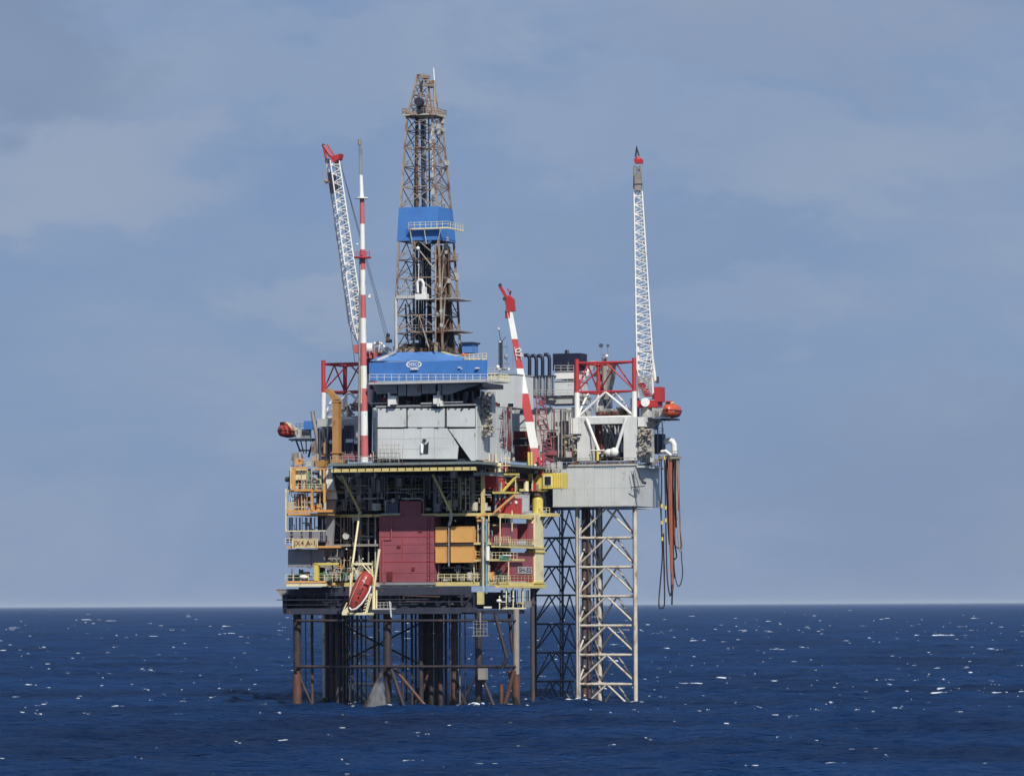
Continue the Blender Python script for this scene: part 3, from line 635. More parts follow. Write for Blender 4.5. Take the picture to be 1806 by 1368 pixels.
# thin vertical posts at sides
mb = MB()
for px,y0,y1 in ((843,909,958),(836,1000,1026),(862,909,1026)): mb.tube(W(px,y0,6.8), W(px,y1,6.8), .09)
for px,y0,y1 in ((882,912,962),(897,988,1026),(905,1036,1074),(922,1036,1072),(893,1036,1074),(881,1050,1074),(903,900,936)): mb.tube(WS(px,y0,AR+.4), WS(px,y1,AR+.4), .11)
mb.box(885,1071,925,1073.5,7,8); mb.build_each('light_post', M_['cream'], pl)
MB().ball(W(880,1059,6.0), .4, sc=(1.2,1,.8)).ball(WS(905,1052,AR+.5), .2).box(853,1069,864,1072,5,6).box(884,1060,892,1061.5,6,6.4).build_each('white_fitting', M_['white'], pl)
mb = MB()
for px,py,B in ((661,841,8),(773,873,8),(813,876,8),(623,920,8),(611,968,7),(618,983,7),(705,846,8),(803,918,7),(640,985,7)): mb.ball(W(px,py,B), .16, 8, 6)
mb.build_each('bulkhead_lamp', M_['white'], pl)
# vertical caisson & ladder at right
MB().tube(W(852,912,6), W(852,1042,6), .2).build('caisson_pipe', M_['ltgrey'], pl)
MB().tube(W(858,915,6), W(858,1046,6), .2).build('blue_riser', M_['teal'], pl)
MB().tube(W(860,963,5.6), W(860,988,5.6), .38).build('white_cylinder', M_['white'], pl)
mb = MB(); mb.path([W(843,936,6.4), W(852,926,6)], .09).build('hook_arm', M_['teal'], pl)
# small frames above red wall
mb = MB(); mb.box(679,883,681,906,8,8.3); mb.box(679,882,694,883.5,8,8.3); mb.box(743,880,747,906,8,8.3); mb.box(705,862,742,863,6,6.2); mb.box(708,878,742,880,5.5,5.8); mb.box(672,905,706,907,6,6.3)
mb.build('pale_duct_frame', M_['ltgrey'], pl)
MB().box(683,886,702,905,7,9).build('blue_cabinet', M_['slate'], pl)
mb = MB(); mb.box(655,840,662,870,9,10); mb.box(664,846,670,868,8,9); mb.box(700,843,708,858,9,10); mb.box(650,860,656,900,8.4,8.7); mb.box(640,878,664,879.5,7,7.2); mb.box(600,880,664,881,7,7.2); mb.box(586,868,640,869.5,6,6.3); mb.build_each('grey_cabinet', M_['grey'], pl)

# ---- things on the platform
fw = thing('red_module', 'large dull red box module with narrower top, left of the orange containers', 'module', W(717,1028,9.5))
MB().box(669,909,766,1026,6.6,10).build('wall', M_['redw'], fw)
MB().box(705,883,742,909,6.8,10).build('raised_top', M_['redw'], fw)
mb = MB()
for y_ in (945.5,990): mb.box(669.2,y_,765.8,y_+.7,6.53,6.6)
mb.box(710,946,710.8,990,6.53,6.6); mb.box(672,909.2,672.8,1025.8,6.55,6.6); mb.build('panel_seam', M_['red'], fw)
mb = MB(); mb.ladder(W(756,1026,6.45), W(756,912,6.45), .5, .04, .8); mb.build('ladder', M_['maroon'], fw)
mb = MB()
for x0,y0,x1,y1 in ((682,1008,692,1024),(726,1000,731,1006),(700,962,706,966),(738,934,744,938)): mb.box(x0,y0,x1,y1,6.45,6.58)
mb.build_each('service_hatch', M_['maroon'], fw)
MB().path([W(675,1026,6.3), W(675,950,6.3), W(690,950,6.3), W(690,909,6.3)], .07, 6).build('conduit', M_['redl'], fw)
mb = MB()
for y_ in (930,960,975,1010): mb.box(669.2,y_,765.8,y_+.3,6.56,6.6)
mb.build('sheet_joint', M_['maroon'], fw)
MB().box(667,1026.5,767,1031,6.4,6.98).build('skid', M_['grey'], fw)
def container(x0,y0,x1,y1,lbl,mark=False):
    FC = 6.4; q0 = ab(x0,y1,FC); q1 = ab(x1,y1,FC); z0 = ab((x0+x1)/2,y1,FC)[2]; z1 = ab((x0+x1)/2,y0,FC)[2]
    t = thing('cargo_container', lbl, 'container', AB((q0[0]+q1[0])/2, FC+.5, z0), 'orange containers beside the red module')
    MB().bx(q0[0]+.1,q1[0]-.1,FC+.08,FC+1.2,z0+.1,z1-.1).build('corrugated_wall', M_['orange'], t)
    mb = MB()
    for a_ in (q0[0], q1[0]-.14):
        for b_ in (FC, FC+1.1): mb.bx(a_,a_+.14,b_,b_+.14,z0,z1)
    for z_ in (z0, z1-.16):
        for b_ in (FC+.02,FC+1.12): mb.bx(q0[0]+.14,q1[0]-.14,b_,b_+.12,z_,z_+.16)
    for i in range(5): mb.bx(q0[0]-.08 if not mark else q0[0]-.12, q0[0], FC+.05,FC+.2, z0+.35+i*.55, z0+.45+i*.55)
    mb.build('corner_frame', M_['beamo'], t)
    if mark:
        mb = MB(); a_ = q1[0]-.75
        for i in range(6): mb.bx(a_, a_+.22, FC+.04,FC+.06, z0+1.1+i*.2, z0+1.22+i*.2)
        mb.build('marking', M_['dark'], t)
    return t
container(768,928.5,788,956.5,'narrow orange container in the upper row beside the red module')
container(795,928,836,956,'wide orange container in the upper row with small vertical marking')
container(768,963.5,788,992,'narrow orange container in the lower row beside the red module')
container(795,963,836,991.5,'wide orange container in the lower row with small vertical marking')
mb = MB(); mb.tube(W(791.5,922,6.2), W(791.5,998,6.2), .13); o = mb.build('drain_pipe', M_['grey'], pl)
def redbox(name, x0,y0,x1,y1,A,dA,lbl,cat,m='redw'):
    q0 = ab_side(x0,y1,A); q1 = ab_side(x1,y1,A); z1 = ab_side(x1,y0,A)[2]
    t = thing(name, lbl, cat, AB(A-dA/2, (q0[1]+q1[1])/2, q0[2]))
    MB().sbox(x0,y0,x1,y1,A,dA).build('body', M_[m], t)
    mb = MB()
    for px in (x0,x1): 
        q = ab_side(px,y1,A); mb.bx(A-.1,A+.04,q[1]-.1,q[1]+.1,q[2],z1)
    mb.bx(A-.1,A+.04,q0[1],q1[1],q0[2],q0[2]+.18); mb.bx(A-.1,A+.04,q0[1],q1[1],z1-.15,z1+.03)
    mb.build('edge_frame', M_['red'], t); return t
redbox('red_cabinet', 886,923,912,962,AR-.2,4,'tall dull red box on the middle level of the right side','cabinet')
redbox('red_cabinet', 930,923,944,953,AR-.2,3,'narrow dull red box next to the pale yellow corner column','cabinet')
t = redbox('red_container', 900,975,944,1024,AR-.2,4,'red container with a white lettered panel at the lower right corner of the decks','container')
MB().sbox(914,999,938,1011,AR-.1,.08).build('label_panel', M_['ltgrey'], t)
text_part('lettering', 'SH-52', M_['dark'], t, WS(926,1005.2,AR-.08), 1.15, True, .02, 2.2)
t = redbox('red_hose_station', 892,879,921,905,AR,2.5,'bright red machine box with white spots, beside the yellow crane pillar','cabinet','red')
MB().ball(WS(900,886,AR+.1),.22).ball(WS(910,886,AR+.1),.3).build('white_gauge', M_['white'], t)
redbox('red_cabinet', 875,837,890,862,AR,2,'small bright red cabinet under the top deck edge at the right','cabinet','red')
t = thing('grey_cabinet', 'pale grey tall cabinet between the red machine box and the yellow crane pillar', 'cabinet', WS(927,905,AR+.1))
MB().sbox(921.5,872,934,905,AR+.1,2.5).build('body', M_['ltgrey'], t); MB().sbox(923,878,932,902,AR+.14,.04).build('door', M_['hull'], t)
t = thing('green_pump', 'small green pump skid with a white bar in front of the lower red container', 'pump', W(888,988,6))
MB().tube(W(882,983,6), W(896,983,6), .36).build('casing', M_['dgreen'], t); MB().tube(W(888,979,5.5), W(902,979,5.5), .12).build('shaft', M_['white'], t)
MB().box(880,986,900,988,5.5,6.4).build('skid', M_['dgreen'], t)
# sign
t = thing('name_sign', 'pale yellow platform name board with dark letters on the left deck edge', 'sign', W(538,965,-.9))
MB().box(515.5,950,559.5,965.5,-.95,-.8).build('board', M_['signy'], t)
mb = MB(); mb.box(515,949.4,560,950.2,-1.0,-.8); mb.box(515,965.3,560,966,-1.0,-.8); mb.box(515,950.2,515.8,965.3,-1.0,-.8); mb.box(559.2,950.2,560,965.3,-1.0,-.8); mb.build('frame', M_['cream'], t)
text_part('lettering', 'JX4 A-1', M_['derd'], t, W(538,957.6,-.97), 1.25, False, .02, 1.0)
# freefall lifeboat in its cradle
t = thing('lifeboat', 'large dark red free-fall lifeboat with a white stripe, hanging nose down in its cream frame', 'lifeboat', W(634,1075,-5))
ax0, ax1 = W(650,1010,-4.5), W(620,1077,-6.0)
def loft(mb, p, q, prof, w_, h, n=16):
    p, q = V3(p), V3(q); d_ = (q-p).normalized(); x = V3((0,1,0)).cross(d_).normalized(); y = d_.cross(x).normalized(); rings = []
    for tpos, sc_, sy in prof:
        ctr = p.lerp(q, tpos); rings.append([ctr + x*(math.cos(2*math.pi*i/n)*w_*sc_) + y*(math.sin(2*math.pi*i/n)*h*sy) for i in range(n)])
    vs_ = [v for r in rings for v in r]
    mb.add(vs_, [(j*n+i, j*n+(i+1)%n, (j+1)*n+(i+1)%n, (j+1)*n+i) for j in range(len(rings)-1) for i in range(n)], True)
    mb.add(vs_, [tuple(range(n-1,-1,-1)), tuple(range((len(rings)-1)*n, len(rings)*n))])
    return x, y
mb = MB(); lx, ly = loft(mb, ax0, ax1, [(0,.35,.4),(.05,.75,.8),(.2,1,1),(.5,1.08,1.05),(.75,.9,.95),(.9,.6,.7),(.98,.25,.35),(1,.06,.1)], 1.45, 1.5); mb.build('hull', M_['boat'], t)
mb = MB(); mb.hexa(*[[ax0.lerp(ax1, tq) + lx*a_ + V3((0,-1,0))*b_ for a_, b_ in ((.1*sg+.0,1.0),( .95*sg,1.0),(.95*sg,1.75),(.1*sg,1.75))] for tq, sg in ((.08,-1),(.27,-1))]); mb.build('cockpit', M_['boat'], t)
MB().box(637,1022,643,1029,-6.3,-6.15).build('number_plate', M_['white'], t)
mb = MB()
for k in range(5): q = ax0.lerp(ax1, .3+.11*k) + lx*(-.2) + V3((0,-1.55,0)); mb.ball(q, .17, 8, 6)
mb.build_each('porthole', M_['glass'], t)
mb = MB(); mb.path([ax0.lerp(ax1, q_) + lx*(.95 if q_ < .8 else .75) + V3((0,-1.2,0)) for q_ in (.15,.3,.45,.6,.75,.88)], .05, 5); mb.build('grab_line', M_['beige'], t)
mb = MB(); mb.hexa(*[[ax0.lerp(ax1, q_) + lx*a_ + V3((0,-1,0))*b_ for a_, b_ in ((-.35,1.5),(.35,1.5),(.35,1.62),(-.35,1.62))] for q_ in (.44,.56)]); mb.build('side_hatch', M_['maroon'], t)
mb = MB(); pts = [W(x_,y_,b_) for x_,y_,b_ in ((654,1033,-6.2),(651,1043,-6.4),(645,1054,-6.8),(637,1065,-7.1),(628,1073,-7.3),(620,1075,-7.4),(616,1071,-7.3))]; mb.path(pts, .16, 8); mb.build('rubbing_strake', M_['white'], t)
t = thing('lifeboat_cradle', 'cream steel launching frame of posts and ramp around the dark red lifeboat', 'frame', W(634,1083,-4))
for x0,y0,x1,y1,B,r in ((623,996,617,1058,-3,.16),(619,1010,617,1062,-4,.2),(669,968,659,1040,-3,.24),(659,1034,659,1074,-3,.3),(664,1040,664,1074,-3,.16),(656,995,659,1030,-3,.12)):
    MB().tube(W(x0,y0,B), W(x1,y1,B), r).build('post', M_['cream'], t)
MB().box(620,992,656,996,-3.4,-3).build('head_beam', M_['cream'], t)
mb = MB(); mb.tube(W(638,994,-3.6), W(659,1018,-3.6), .11); mb.tube(W(644,994,-3.2), W(656,1006,-3.2), .09); mb.tube(W(624,1000,-3.6), W(630,1012,-3.6), .08); mb.tube(W(632,1000,-3.6), W(624,1016,-3.6), .07); mb.build('cross_stay', M_['cream'], t)
mb = MB(); 
for dx_ in (0, 10):
    mb.tube(W(656-dx_*.3,1046,-4-dx_*.2), W(646-dx_*.2,1082,-4-dx_*.2), .13)
for i in range(6): mb.tube(W(655-i*1.6,1048+i*6,-4), W(646-i*1.2,1055+i*5,-6), .09)
mb.build('ramp_rail', M_['cream'], t)
mb = MB(); mb.box(603,1080,646,1084,-6.5,-3); mb.tube(W(604,1080,-5), W(612,1062,-5), .12); mb.tube(W(606,1080,-5),W(620,1060,-5),.1); mb.poly([W(603,1080,-6.5),W(612,1070,-6.5),W(614,1080,-6.5)], AB(0,.3,0)-AB(0,0,0)); mb.build('foot_platform', M_['cream'], t)
mb = MB(); mb.box(656,1072,690,1074.5,-3.2,-1.2); mb.rail(W(664,1072,-3), W(690,1072,-3), 1.0, .7); mb.tube(W(687,1060,-3.2), W(690,1088,-3.2), .17); mb.box(664,1030,668,1034,-3.5,-3); mb.build('side_landing', M_['ltgrey'], t)

# ================================================================== JACK-UP RIG behind
BH = 41.0
AHL = ab(548, 850, BH)[0]; AHR = ab(1120, 850, BH)[0]; BHB = ab_side(1163, 850, AHR)[1]
hu = thing('rig_hull', 'pale grey slab-sided drilling rig hull carried high on lattice legs behind the platform', 'hull', AB((AHL+AHR)/2, BH+6, Z(893,BH)))
zb, zt = ab(1040,893,BH)[2], ab(1040,822,BH)[2]; zd = ab(1040,812,BH)[2]
AN = ab(975,850,BH)[0]
mb = MB()
mb.bx(AN, AHR, BH, BHB, zb, zt)
mb.build('hull_block', M_['hull'], hu)
mb = MB(); mb.bx(AHL, AN-.02, BH+3.5, BHB+14, zb, zt-.02); mb.build('shade_painted_hull_side', M_['slate'], hu, 'recessed hull side with its shade painted dark slate')  # shadow of the hull notch is painted in as slate colour
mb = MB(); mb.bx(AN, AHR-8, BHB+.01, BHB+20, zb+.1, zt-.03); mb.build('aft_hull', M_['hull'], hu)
mb = MB(); mb.bx(AHL, AHR+.2, BH-.25, BHB, zt+.01, zt+.35); mb.bx(AN, AHR+.05, BH-.06, BH-.0, zb, zb+.2); mb.build('main_deck', M_['ltgrey'], hu)
mb = MB()
for i in range(30):
    a_ = AN + .3 + i*(AHR-AN-.6)/30; mb.bx(a_, a_+.42*(rnd.random()+.4), BH-.2, BH+.3, zt+.36, zt+.75)
mb.build_each('deck_fitting', M_['derd'], hu)
mb = MB()
for px in (1012,1048,1084): a_ = ab(px,850,BH)[0]; mb.bx(a_, a_+.05, BH-.025, BH, zb+.2, zt)
mb.bx(AN, AHR, BH-.02, BH, zb+3.3, zb+3.36)
for i in range(9): a_ = AN+.9+i*1.75; mb.bx(a_, a_+.03, BH-.015, BH, zb+.2, zt)
mb.build('plate_seam', M_['ltgrey'], hu)
mb = MB()
for i in range(9): mb.box(1048+i*4.4,817.5+6,1050.6+i*4.4,826,BH-.04,BH-.02)
mb.build('faded_lettering', M_['teal'], hu)
mb = MB(); mb.bx(AHR+.01, AHR+1.3, BH+.6, BHB, zt-.35, zt+.0); mb.build('side_sponson', M_['hull'], hu)
mb = MB(); mb.rail(AB(AN,BH-.2,zt+.35), AB(AHR,BH-.2,zt+.35), 1.1, 1.3); mb.rail(AB(AHR+.1,BH,zt+.35), AB(AHR+.1,BHB,zt+.35), 1.1, 1.5); mb.build('deck_handrail', M_['conc'], hu)
mb = MB(); p = ab(1120,850,BH)
mb.tube(W(1118,826,BH-.4), W(1129,868,BH-.4), .05); mb.tube(W(1113,830,BH-.8), W(1118,856,BH-.8), .05); mb.path([W(1128,838,BH-2), W(1134,850,BH-2.5), W(1139,852,BH-2.5)], .26); mb.tube(W(1113,859,BH-1), W(1137,857,BH-2.2), .08)
mb.tube(W(1121,822,BH-1.2), W(1132,846,BH-2.4), .12); mb.build('anchor_bracket', M_['dark'], hu)
mb = MB()
for px,py in ((1127,872),(1132,854)): mb.tube(W(px-4,py-12,BH-.9), W(px,py,BH-.9), .16)
mb.build('ladder_stay', M_['ltgrey'], hu)

# legs ---------------------------------------------------------------
def rig_leg(lbl, xl, xr, xm, B, dB, ytop, ybase_bays, bay, above=True, first=948, mt='jleg'):
    base = W((xl+xr)/2, 1245, B)
    t = thing('rig_support', lbl, 'rig leg', (base.x, base.y, 0), 'lattice legs of the drilling rig')
    P0 = ab(xl, 1000, B); P1 = ab(xr, 1000, B); P2 = ab(xm, 1000, B+dB)
    xy = [AB(q[0], q[1], 0) for q in (P0,P1,P2)]
    def at(i, z): return V3((xy[i].x, xy[i].y, z))
    zz = [ab((xl+xr)/2, y_, B)[2] for y_ in (first + bay*k for k in range(-1, ybase_bays))]
    zz = [z for z in zz] + [-4.0]
    ztop = ab((xl+xr)/2, ytop, B)[2]
    zred = ab((xl+xr)/2, 691, B)[2]
    for i in range(3):
        mb = MB(); mb.tube(at(i,-4.5), at(i, zd if not above else zred), .42 if above else .26, n=12)
        ch = mb.build('leg_chord', M_[mt], t)
        rk = MB(); dv = (at(i,0) - (at(0,0)+at(1,0)+at(2,0))/3).normalized()
        side = V3((-dv.y, dv.x, 0))
        for sg in (1,-1) if above else (1,): rk.hexa(*[[at(i,z_) + side*sg*a_ + V3((0,-1,0))*b_*.2 for a_,b_ in ((.40,1),(.62,1),(.62,-1),(.40,-1))] for z_ in (-4.5, zd)])
        k = rk.build('rack_plate', M_['jdark'], ch); k.parent = ch
    lv = [z for z in zz if z > -4]
    for k, z in enumerate(zz[:-1]):
        zn = zz[k+1]; mb = MB()
        for i, j in ((0,1),(1,2),(2,0)):
            rb = .19 if above else .15
            if k > 0: mb.tube(at(i,z), at(j,z), .24 if above else .18, n=8)
            mid = (at(i,z)+at(j,z))/2
            if zn < -3: zl = zz[k] - (zz[k-1]-zz[k])
            else: zl = zn
            mb.tube(mid, at(i,zl+.35), rb, n=8); mb.tube(mid, at(j,zl+.35), rb, n=8)
        mb.build('bay_bracing', M_[mt], t)
    if above:
        # white section then the red head
        zw = ab((xl+xr)/2, 735, B)[2]
        mb = MB(); zh = (ztop+zred)/2
        for i, j in ((0,1),(1,2),(2,0)):
            mid = (at(i,zred)+at(j,zred))/2; mb.tube(mid, at(i,zw), .22); mb.tube(mid, at(j,zw), .22)
            mb.tube(at(i,zw), at(j,zw), .2)
        mb.build('white_bracing', M_['white'], t)
        mb = MB()
        for i in range(3): mb.tube(at(i, zw-.3), at(i, zred-.01), .5, n=12)
        mb.build_each('white_chord_sleeve', M_['white'], t)
        for i in range(3):
            MB().tube(at(i,zred), at(i,ztop+.3), .41, n=12).build('red_chord', M_['red'], t)
        mb = MB()
        for i, j in ((0,1),(1,2),(2,0)):
            mb.tube(at(i,ztop-.4), at(j,ztop-.4), .2); mb.tube(at(i,zred+.1), at(j,zred+.1), .18)
            m = (at(i,ztop-.4)+at(j,ztop-.4))/2; mb.tube(m, at(i,zred+.3), .14); mb.tube(m, at(j,zred+.3), .14)
        mb.build('red_bracing', M_['red'], t)
    return t
rig_leg('rig leg at the right with a red head frame, standing clear of the platform', 1019, 1120, 1057, BH+2, 9, 635, 7, 51.6)
rig_leg('left rig leg hidden behind the decks, its red head beside the ochre duct', 572, 662, 610, BH+2, 9, 637, 7, 51.6)
rig_leg('farthest dark rig leg without red head, between platform and right leg', 944, 1017, 992, BH+34, 9, 800, 7, 50.6, above=False, mt='farleg')
t = thing('riser_pipe', 'dark vertical riser pipe between the jacket and the far lattice leg', 'pipe', W(939,1245,30))
p = W(939,1036,30); MB().tube((p.x,p.y,-4), p, .4, n=12).build('pipe', M_['jdark'], t); MB().tube(p-V3((0,0,3)), p-V3((0,0,2.4)), .6, n=12).build('collar', M_['jdark'], t)
t = thing('raw_water_tower', 'dark ribbed water intake column inside the right rig leg', 'pipe', W(1033,1245,BH+5))
for px, r in ((1030,.5),(1038,.35),(1046,.16)):
    p = W(px,893,BH+5); MB().tube((p.x,p.y,-4), p, r, n=10).build('intake_pipe', M_['jdark'], t)
mb = MB()
for y_ in (948,1000,1051,1103,1155,1206):
    for px in (1028,1042): mb.tube(W(px,y_,BH+4.4), W(px+7,y_,BH+4.4), .35, n=8)
mb.build('guide_clamp', M_['conc'], t)

# jacking house portal around the right leg -----------------------------
t = thing('jacking_house', 'pale grey portal frame with V braces around the foot of the right rig leg head', 'frame', AB(*ab(1075,812,BH+.5)))
mb = MB(); mb.box(1018,735,1040,812,BH+.5,BH+3.5); mb.build('left_pillar', M_['portal'], t)
mb = MB(); mb.box(1100,735,1124,812,BH+.5,BH+3.5); mb.build('right_pillar', M_['portal'], t)
mb = MB(); mb.box(1040,735,1100,747,BH+.6,BH+3.4); mb.build('head_beam', M_['portal'], t)
mb = MB(); mb.tube(W(1034,738,BH+.2), W(1058,800,BH+.2), .3); mb.tube(W(1104,738,BH+.2), W(1085,800,BH+.2), .3); mb.build('inner_brace', M_['white'], t)
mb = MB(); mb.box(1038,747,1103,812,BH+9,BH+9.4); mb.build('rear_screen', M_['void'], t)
mb = MB()
for i in range(22):
    x_ = rnd.uniform(1044,1098); mb.tube(W(x_,750,BH+rnd.uniform(4,8)), W(x_+rnd.uniform(-18,18),805,BH+rnd.uniform(4,8)), rnd.uniform(.08,.25), n=6)
mb.build('inner_pipes', M_['grey'], t)
mb = MB()
for i in range(7): x_ = rnd.uniform(1046,1066); mb.tube(W(x_,749,BH+4), W(x_+rnd.uniform(-6,6),800,BH+4), .18, n=6)
mb.build('inner_red_pipes', M_['maroon'], t)
mb = MB(); mb.ball(W(1075,798,BH-.2), .8, sc=(1.3,1,.9)); mb.tube(W(1042,794,BH-.2), W(1066,794,BH-.2), .12); mb.ball(W(1083,797,BH-.3),.85); mb.build('white_drum', M_['white'], t)
mb = MB(); mb.tube(W(1054,796,BH-.4), W(1054,812,BH-.4), .25); mb.build('yellow_post', M_['yellow'], t)
# control gear cabinets left and right of the portal
def gear(x0,x1,y0,y1,B,lbl,seed):
    r_ = random.Random(seed); t = thing('machinery_skid', lbl, 'machinery', W((x0+x1)/2,y1,B))
    MB().box(x0,y0,x1,y1,B+1.2,B+3).build('backing_box', M_['ltgrey'], t)
    for m in ('beige','conc','derd','ltgrey'):
        mb = MB()
        for i in range(22):
            x_, y_ = r_.uniform(x0,x1), r_.uniform(y0,y1-2)
            if r_.random()<.4: q=ab(x_,y_,B); w_=r_.uniform(.14,.5); mb.bx(q[0]-w_/2,q[0]+w_/2,B+r_.uniform(0,.4),B+1,q[2]-w_/2,q[2]+w_/2)
            else: mb.tube(W(x_,y_,B+.5), W(x_+r_.uniform(-6,6), y_+r_.uniform(-6,6), B+.5), .1, n=6)
        mb.build_each({'beige':'valve','conc':'housing','derd':'bracket','ltgrey':'pipe'}[m], M_[m], t)
    return t
gear(992,1014,768,803,BH-.5,'cluster of cream valves and boxes left of the portal frame on the hull deck',31)
gear(1126,1148,756,806,BH-.5,'cluster of cream and rusty machinery right of the portal frame',32)
gear(848,868,690,770,4.5,'messy cream and dark pipework hanging on the corner of the big grey cladding box',33)
# other deck houses
def house(name, lbl, cat, x0,y0,x1,y1,B,dB,m='hull', windows=(), roof=True, name2='wall'):
    t = thing(name, lbl, cat, W((x0+x1)/2,y1,B+dB/2))
    MB().box(x0,y0,x1,y1,B,B+dB).build(name2, M_[m], t)
    for wx0,wy0,wx1,wy1 in windows:
        f = MB().box(wx0-.6,wy0-.6,wx1+.6,wy1+.6,B-.06,B).build('window', M_['white'], t)
        MB().box(wx0,wy0,wx1,wy1,B-.1,B-.061).build('pane', M_['glass'], t).parent = f
    if roof:
        mb = MB(); mb.rail(W(x0,y0,B+.1), W(x1,y0,B+.1), 1.1, 1.2, .05); mb.box(x0-.5,y0-1,x1+.5,y0,B-.2,B+dB+.2); mb.build('roof', M_['ltgrey'], t)
    return t
house('deck_house', 'ribbed grey house with dark windows, right of the blue drill floor wall', 'deck house', 860,660,908,719,28,10,'panel', ((863,711,868,716),(874.5,711,882,716),(896,711,905.5,717)))
house('deck_house', 'plain grey deck wall behind the red and white box boom', 'deck house', 890,719,1012,812,BH+3,10,'hull', roof=False)
house('deck_house', 'stepped pale house with dark bands between the silver stacks and the red leg head', 'deck house', 978,672,1012,697,BH+2,8,'panel')
house('deck_house', 'low white topped cabin under the dark container at the skyline', 'deck house', 978,655,1012,668,BH+2,7,'white')
house('deck_house', 'grey base house below the stepped pale house', 'deck house', 955,700,1012,712,BH+2.6,8,'ltgrey')
t = thing('dark_container', 'dark navy container on the skyline left of the red leg head', 'container', W(999,652,BH+4)); MB().box(975,623,1023,653,BH+4,BH+8).build('body', M_['navy'], t); MB().box(996,617,1000,623,BH+5,BH+6).tube(W(1001,618,BH+5), W(1003,655,BH+3.6), .25).build('vent', M_['dark'], t)
house('deck_house', 'small white box cabin left of the jacking portal', 'deck house', 1003,737,1018,766,BH+.4,3,'white', roof=False)
t = thing('ventilation_grille', 'dark blue louvred unit left of the jacking portal', 'machinery', W(996,770,BH)); MB().box(991,742,1000,768,BH,BH+2).build('casing', M_['slate'], t); MB().box(991,765,1024,768.5,BH-.5,BH).build('shelf', M_['dark'], t)
house('deck_house', 'small white cabin right of the jacking portal under the crane', 'deck house', 1125,735,1136,752,BH+.3,3,'white', roof=False)
t = thing('dark_cabinet', 'dark slate upright cabinet beside the red lattice behind the box boom', 'cabinet', W(970,797,BH+.8)); MB().box(965,761,976,798,BH+.8,BH+2.5).build('body', M_['slate'], t); MB().box(966,763,975,796,BH+.74,BH+.8).build('door', M_['dark'], t)
t = thing('dark_cabinet', 'dark slate cabinet by the outer corner of the hull deck under the orange lifeboat', 'cabinet', W(1160,800,BH+8)); MB().box(1153,765,1168,800,BH+8,BH+10).build('body', M_['slate'], t); MB().rail(W(1150,765,BH+8), W(1170,765,BH+8), 1.1,.8).build('handrail', M_['grey'], t)
# exhausts
for k, (px, y_, l) in enumerate(((934,626,'leftmost of the four dark goosenecked exhaust pipes, just right of the boom'),(946,627,'second dark goosenecked exhaust pipe from the boom'),(957,627,'third dark goosenecked exhaust pipe from the boom'),(969,625,'rightmost dark goosenecked exhaust pipe, slightly taller'))):
    t = thing('exhaust_pipe', l, 'exhaust', W(px,700,BH+1), 'goosenecked exhausts behind the boom')
    MB().path([W(px-9,y_+.5,BH+1), W(px-4,y_,BH+1), W(px-1,y_+3,BH+1), W(px,y_+8,BH+1), W(px,664,BH+1)], .34, 10).build('gooseneck', M_['navy'], t)
    MB().tube(W(px-.5,664,BH+1), W(px-.5,700,BH+1), .5, n=14).build('silencer', M_['silver'], t)
t = thing('silencer_rack', 'dark frame holding the silver exhaust silencers', 'frame', W(950,700,BH+.4))
mb = MB(); mb.box(926,662,976,664,BH+.3,BH+2); mb.box(926,698,978,701,BH+.3,BH+2)
for px in (928,940,952,963,974): mb.box(px,664,px+1,698,BH+.3,BH+.6)
mb.build('frame', M_['dark'], t); MB().rail(W(920,698,BH), W(1012,698,BH), 1.1, 1.2).build('handrail', M_['ltgrey'], t)
mb = MB(); mb.tube(W(935,712,BH+.4), W(918,728,BH+.4), .16); mb.tube(W(956,712,BH+.4), W(965,728,BH+.4), .14); mb.tube(W(968,712,BH+.4), W(977,728,BH+.4), .14); mb.build('strut', M_['dark'], t)
# communications mast
t = thing('antenna_mast', 'slim dark lattice mast with white tip on the roof of the windowed grey house', 'mast', W(885,655,30))
mb = MB()
for dx_ in (-2.2,2.2): mb.tube(W(883+dx_,655,30), W(883+dx_,600,30), .16)
mb.box(881,604,886,655,30.2,30.5)
for i in range(9): mb.tube(W(881,600+i*6,30), W(885,606+i*6,30), .07)
mb.tube(W(883,600,30), W(880,582,30), .07); mb.tube(W(887,600,30), W(892,594,30), .06); mb.build('lattice', M_['slate'], t)
MB().ball(W(879.5,580,30), .2).box(880,601,883,604,29.7,30).build('tip_light', M_['white'], t)
mb = MB(); mb.box(887,610,894,612,30,30.6); mb.ball(W(893,629,30), .38, sc=(1,1,1.4)); mb.tube(W(895,610,30), W(895,655,30), .1); mb.box(886,640,898,642,30,30.5); mb.ball(W(891,650,29.6),.35); mb.build('equipment', M_['grey'], t)
MB().ball(W(878,647,29), .35).box(875,649,882,652,29,29.6).ball(W(897,651,29),.3).build('radome', M_['white'], t)
MB().tube(W(905,650,31), W(905,618,31), .06).build('whip_aerial', M_['grey'], t)
t = thing('satellite_mast', 'pair of small dark round dishes on a short post above the red leg head', 'antenna', W(1066,690,BH+12))
mb = MB(); mb.tube(W(1066,690,BH+12), W(1066,630,BH+12), .5); mb.tube(W(1061,625,BH+12), W(1072,625,BH+12), .12); mb.tube(W(1061,612,BH+12), W(1061,625,BH+12), .1); mb.tube(W(1072,612,BH+12), W(1072,625,BH+12), .1); mb.build('post', M_['conc'], t)
for px in (1060,1072): MB().tube(W(px,609.5,BH+12), W(px,609.5,BH+12.5), .42 if px==1060 else .28, n=16).build('dish', M_['slate'], t)
MB().ball(W(1070,628,BH+11), .32).build('white_lamp', M_['white'], t)
t = thing('mud_tower', 'grey machinery tower standing inside the red leg head', 'machinery', W(1062,735,BH+13))
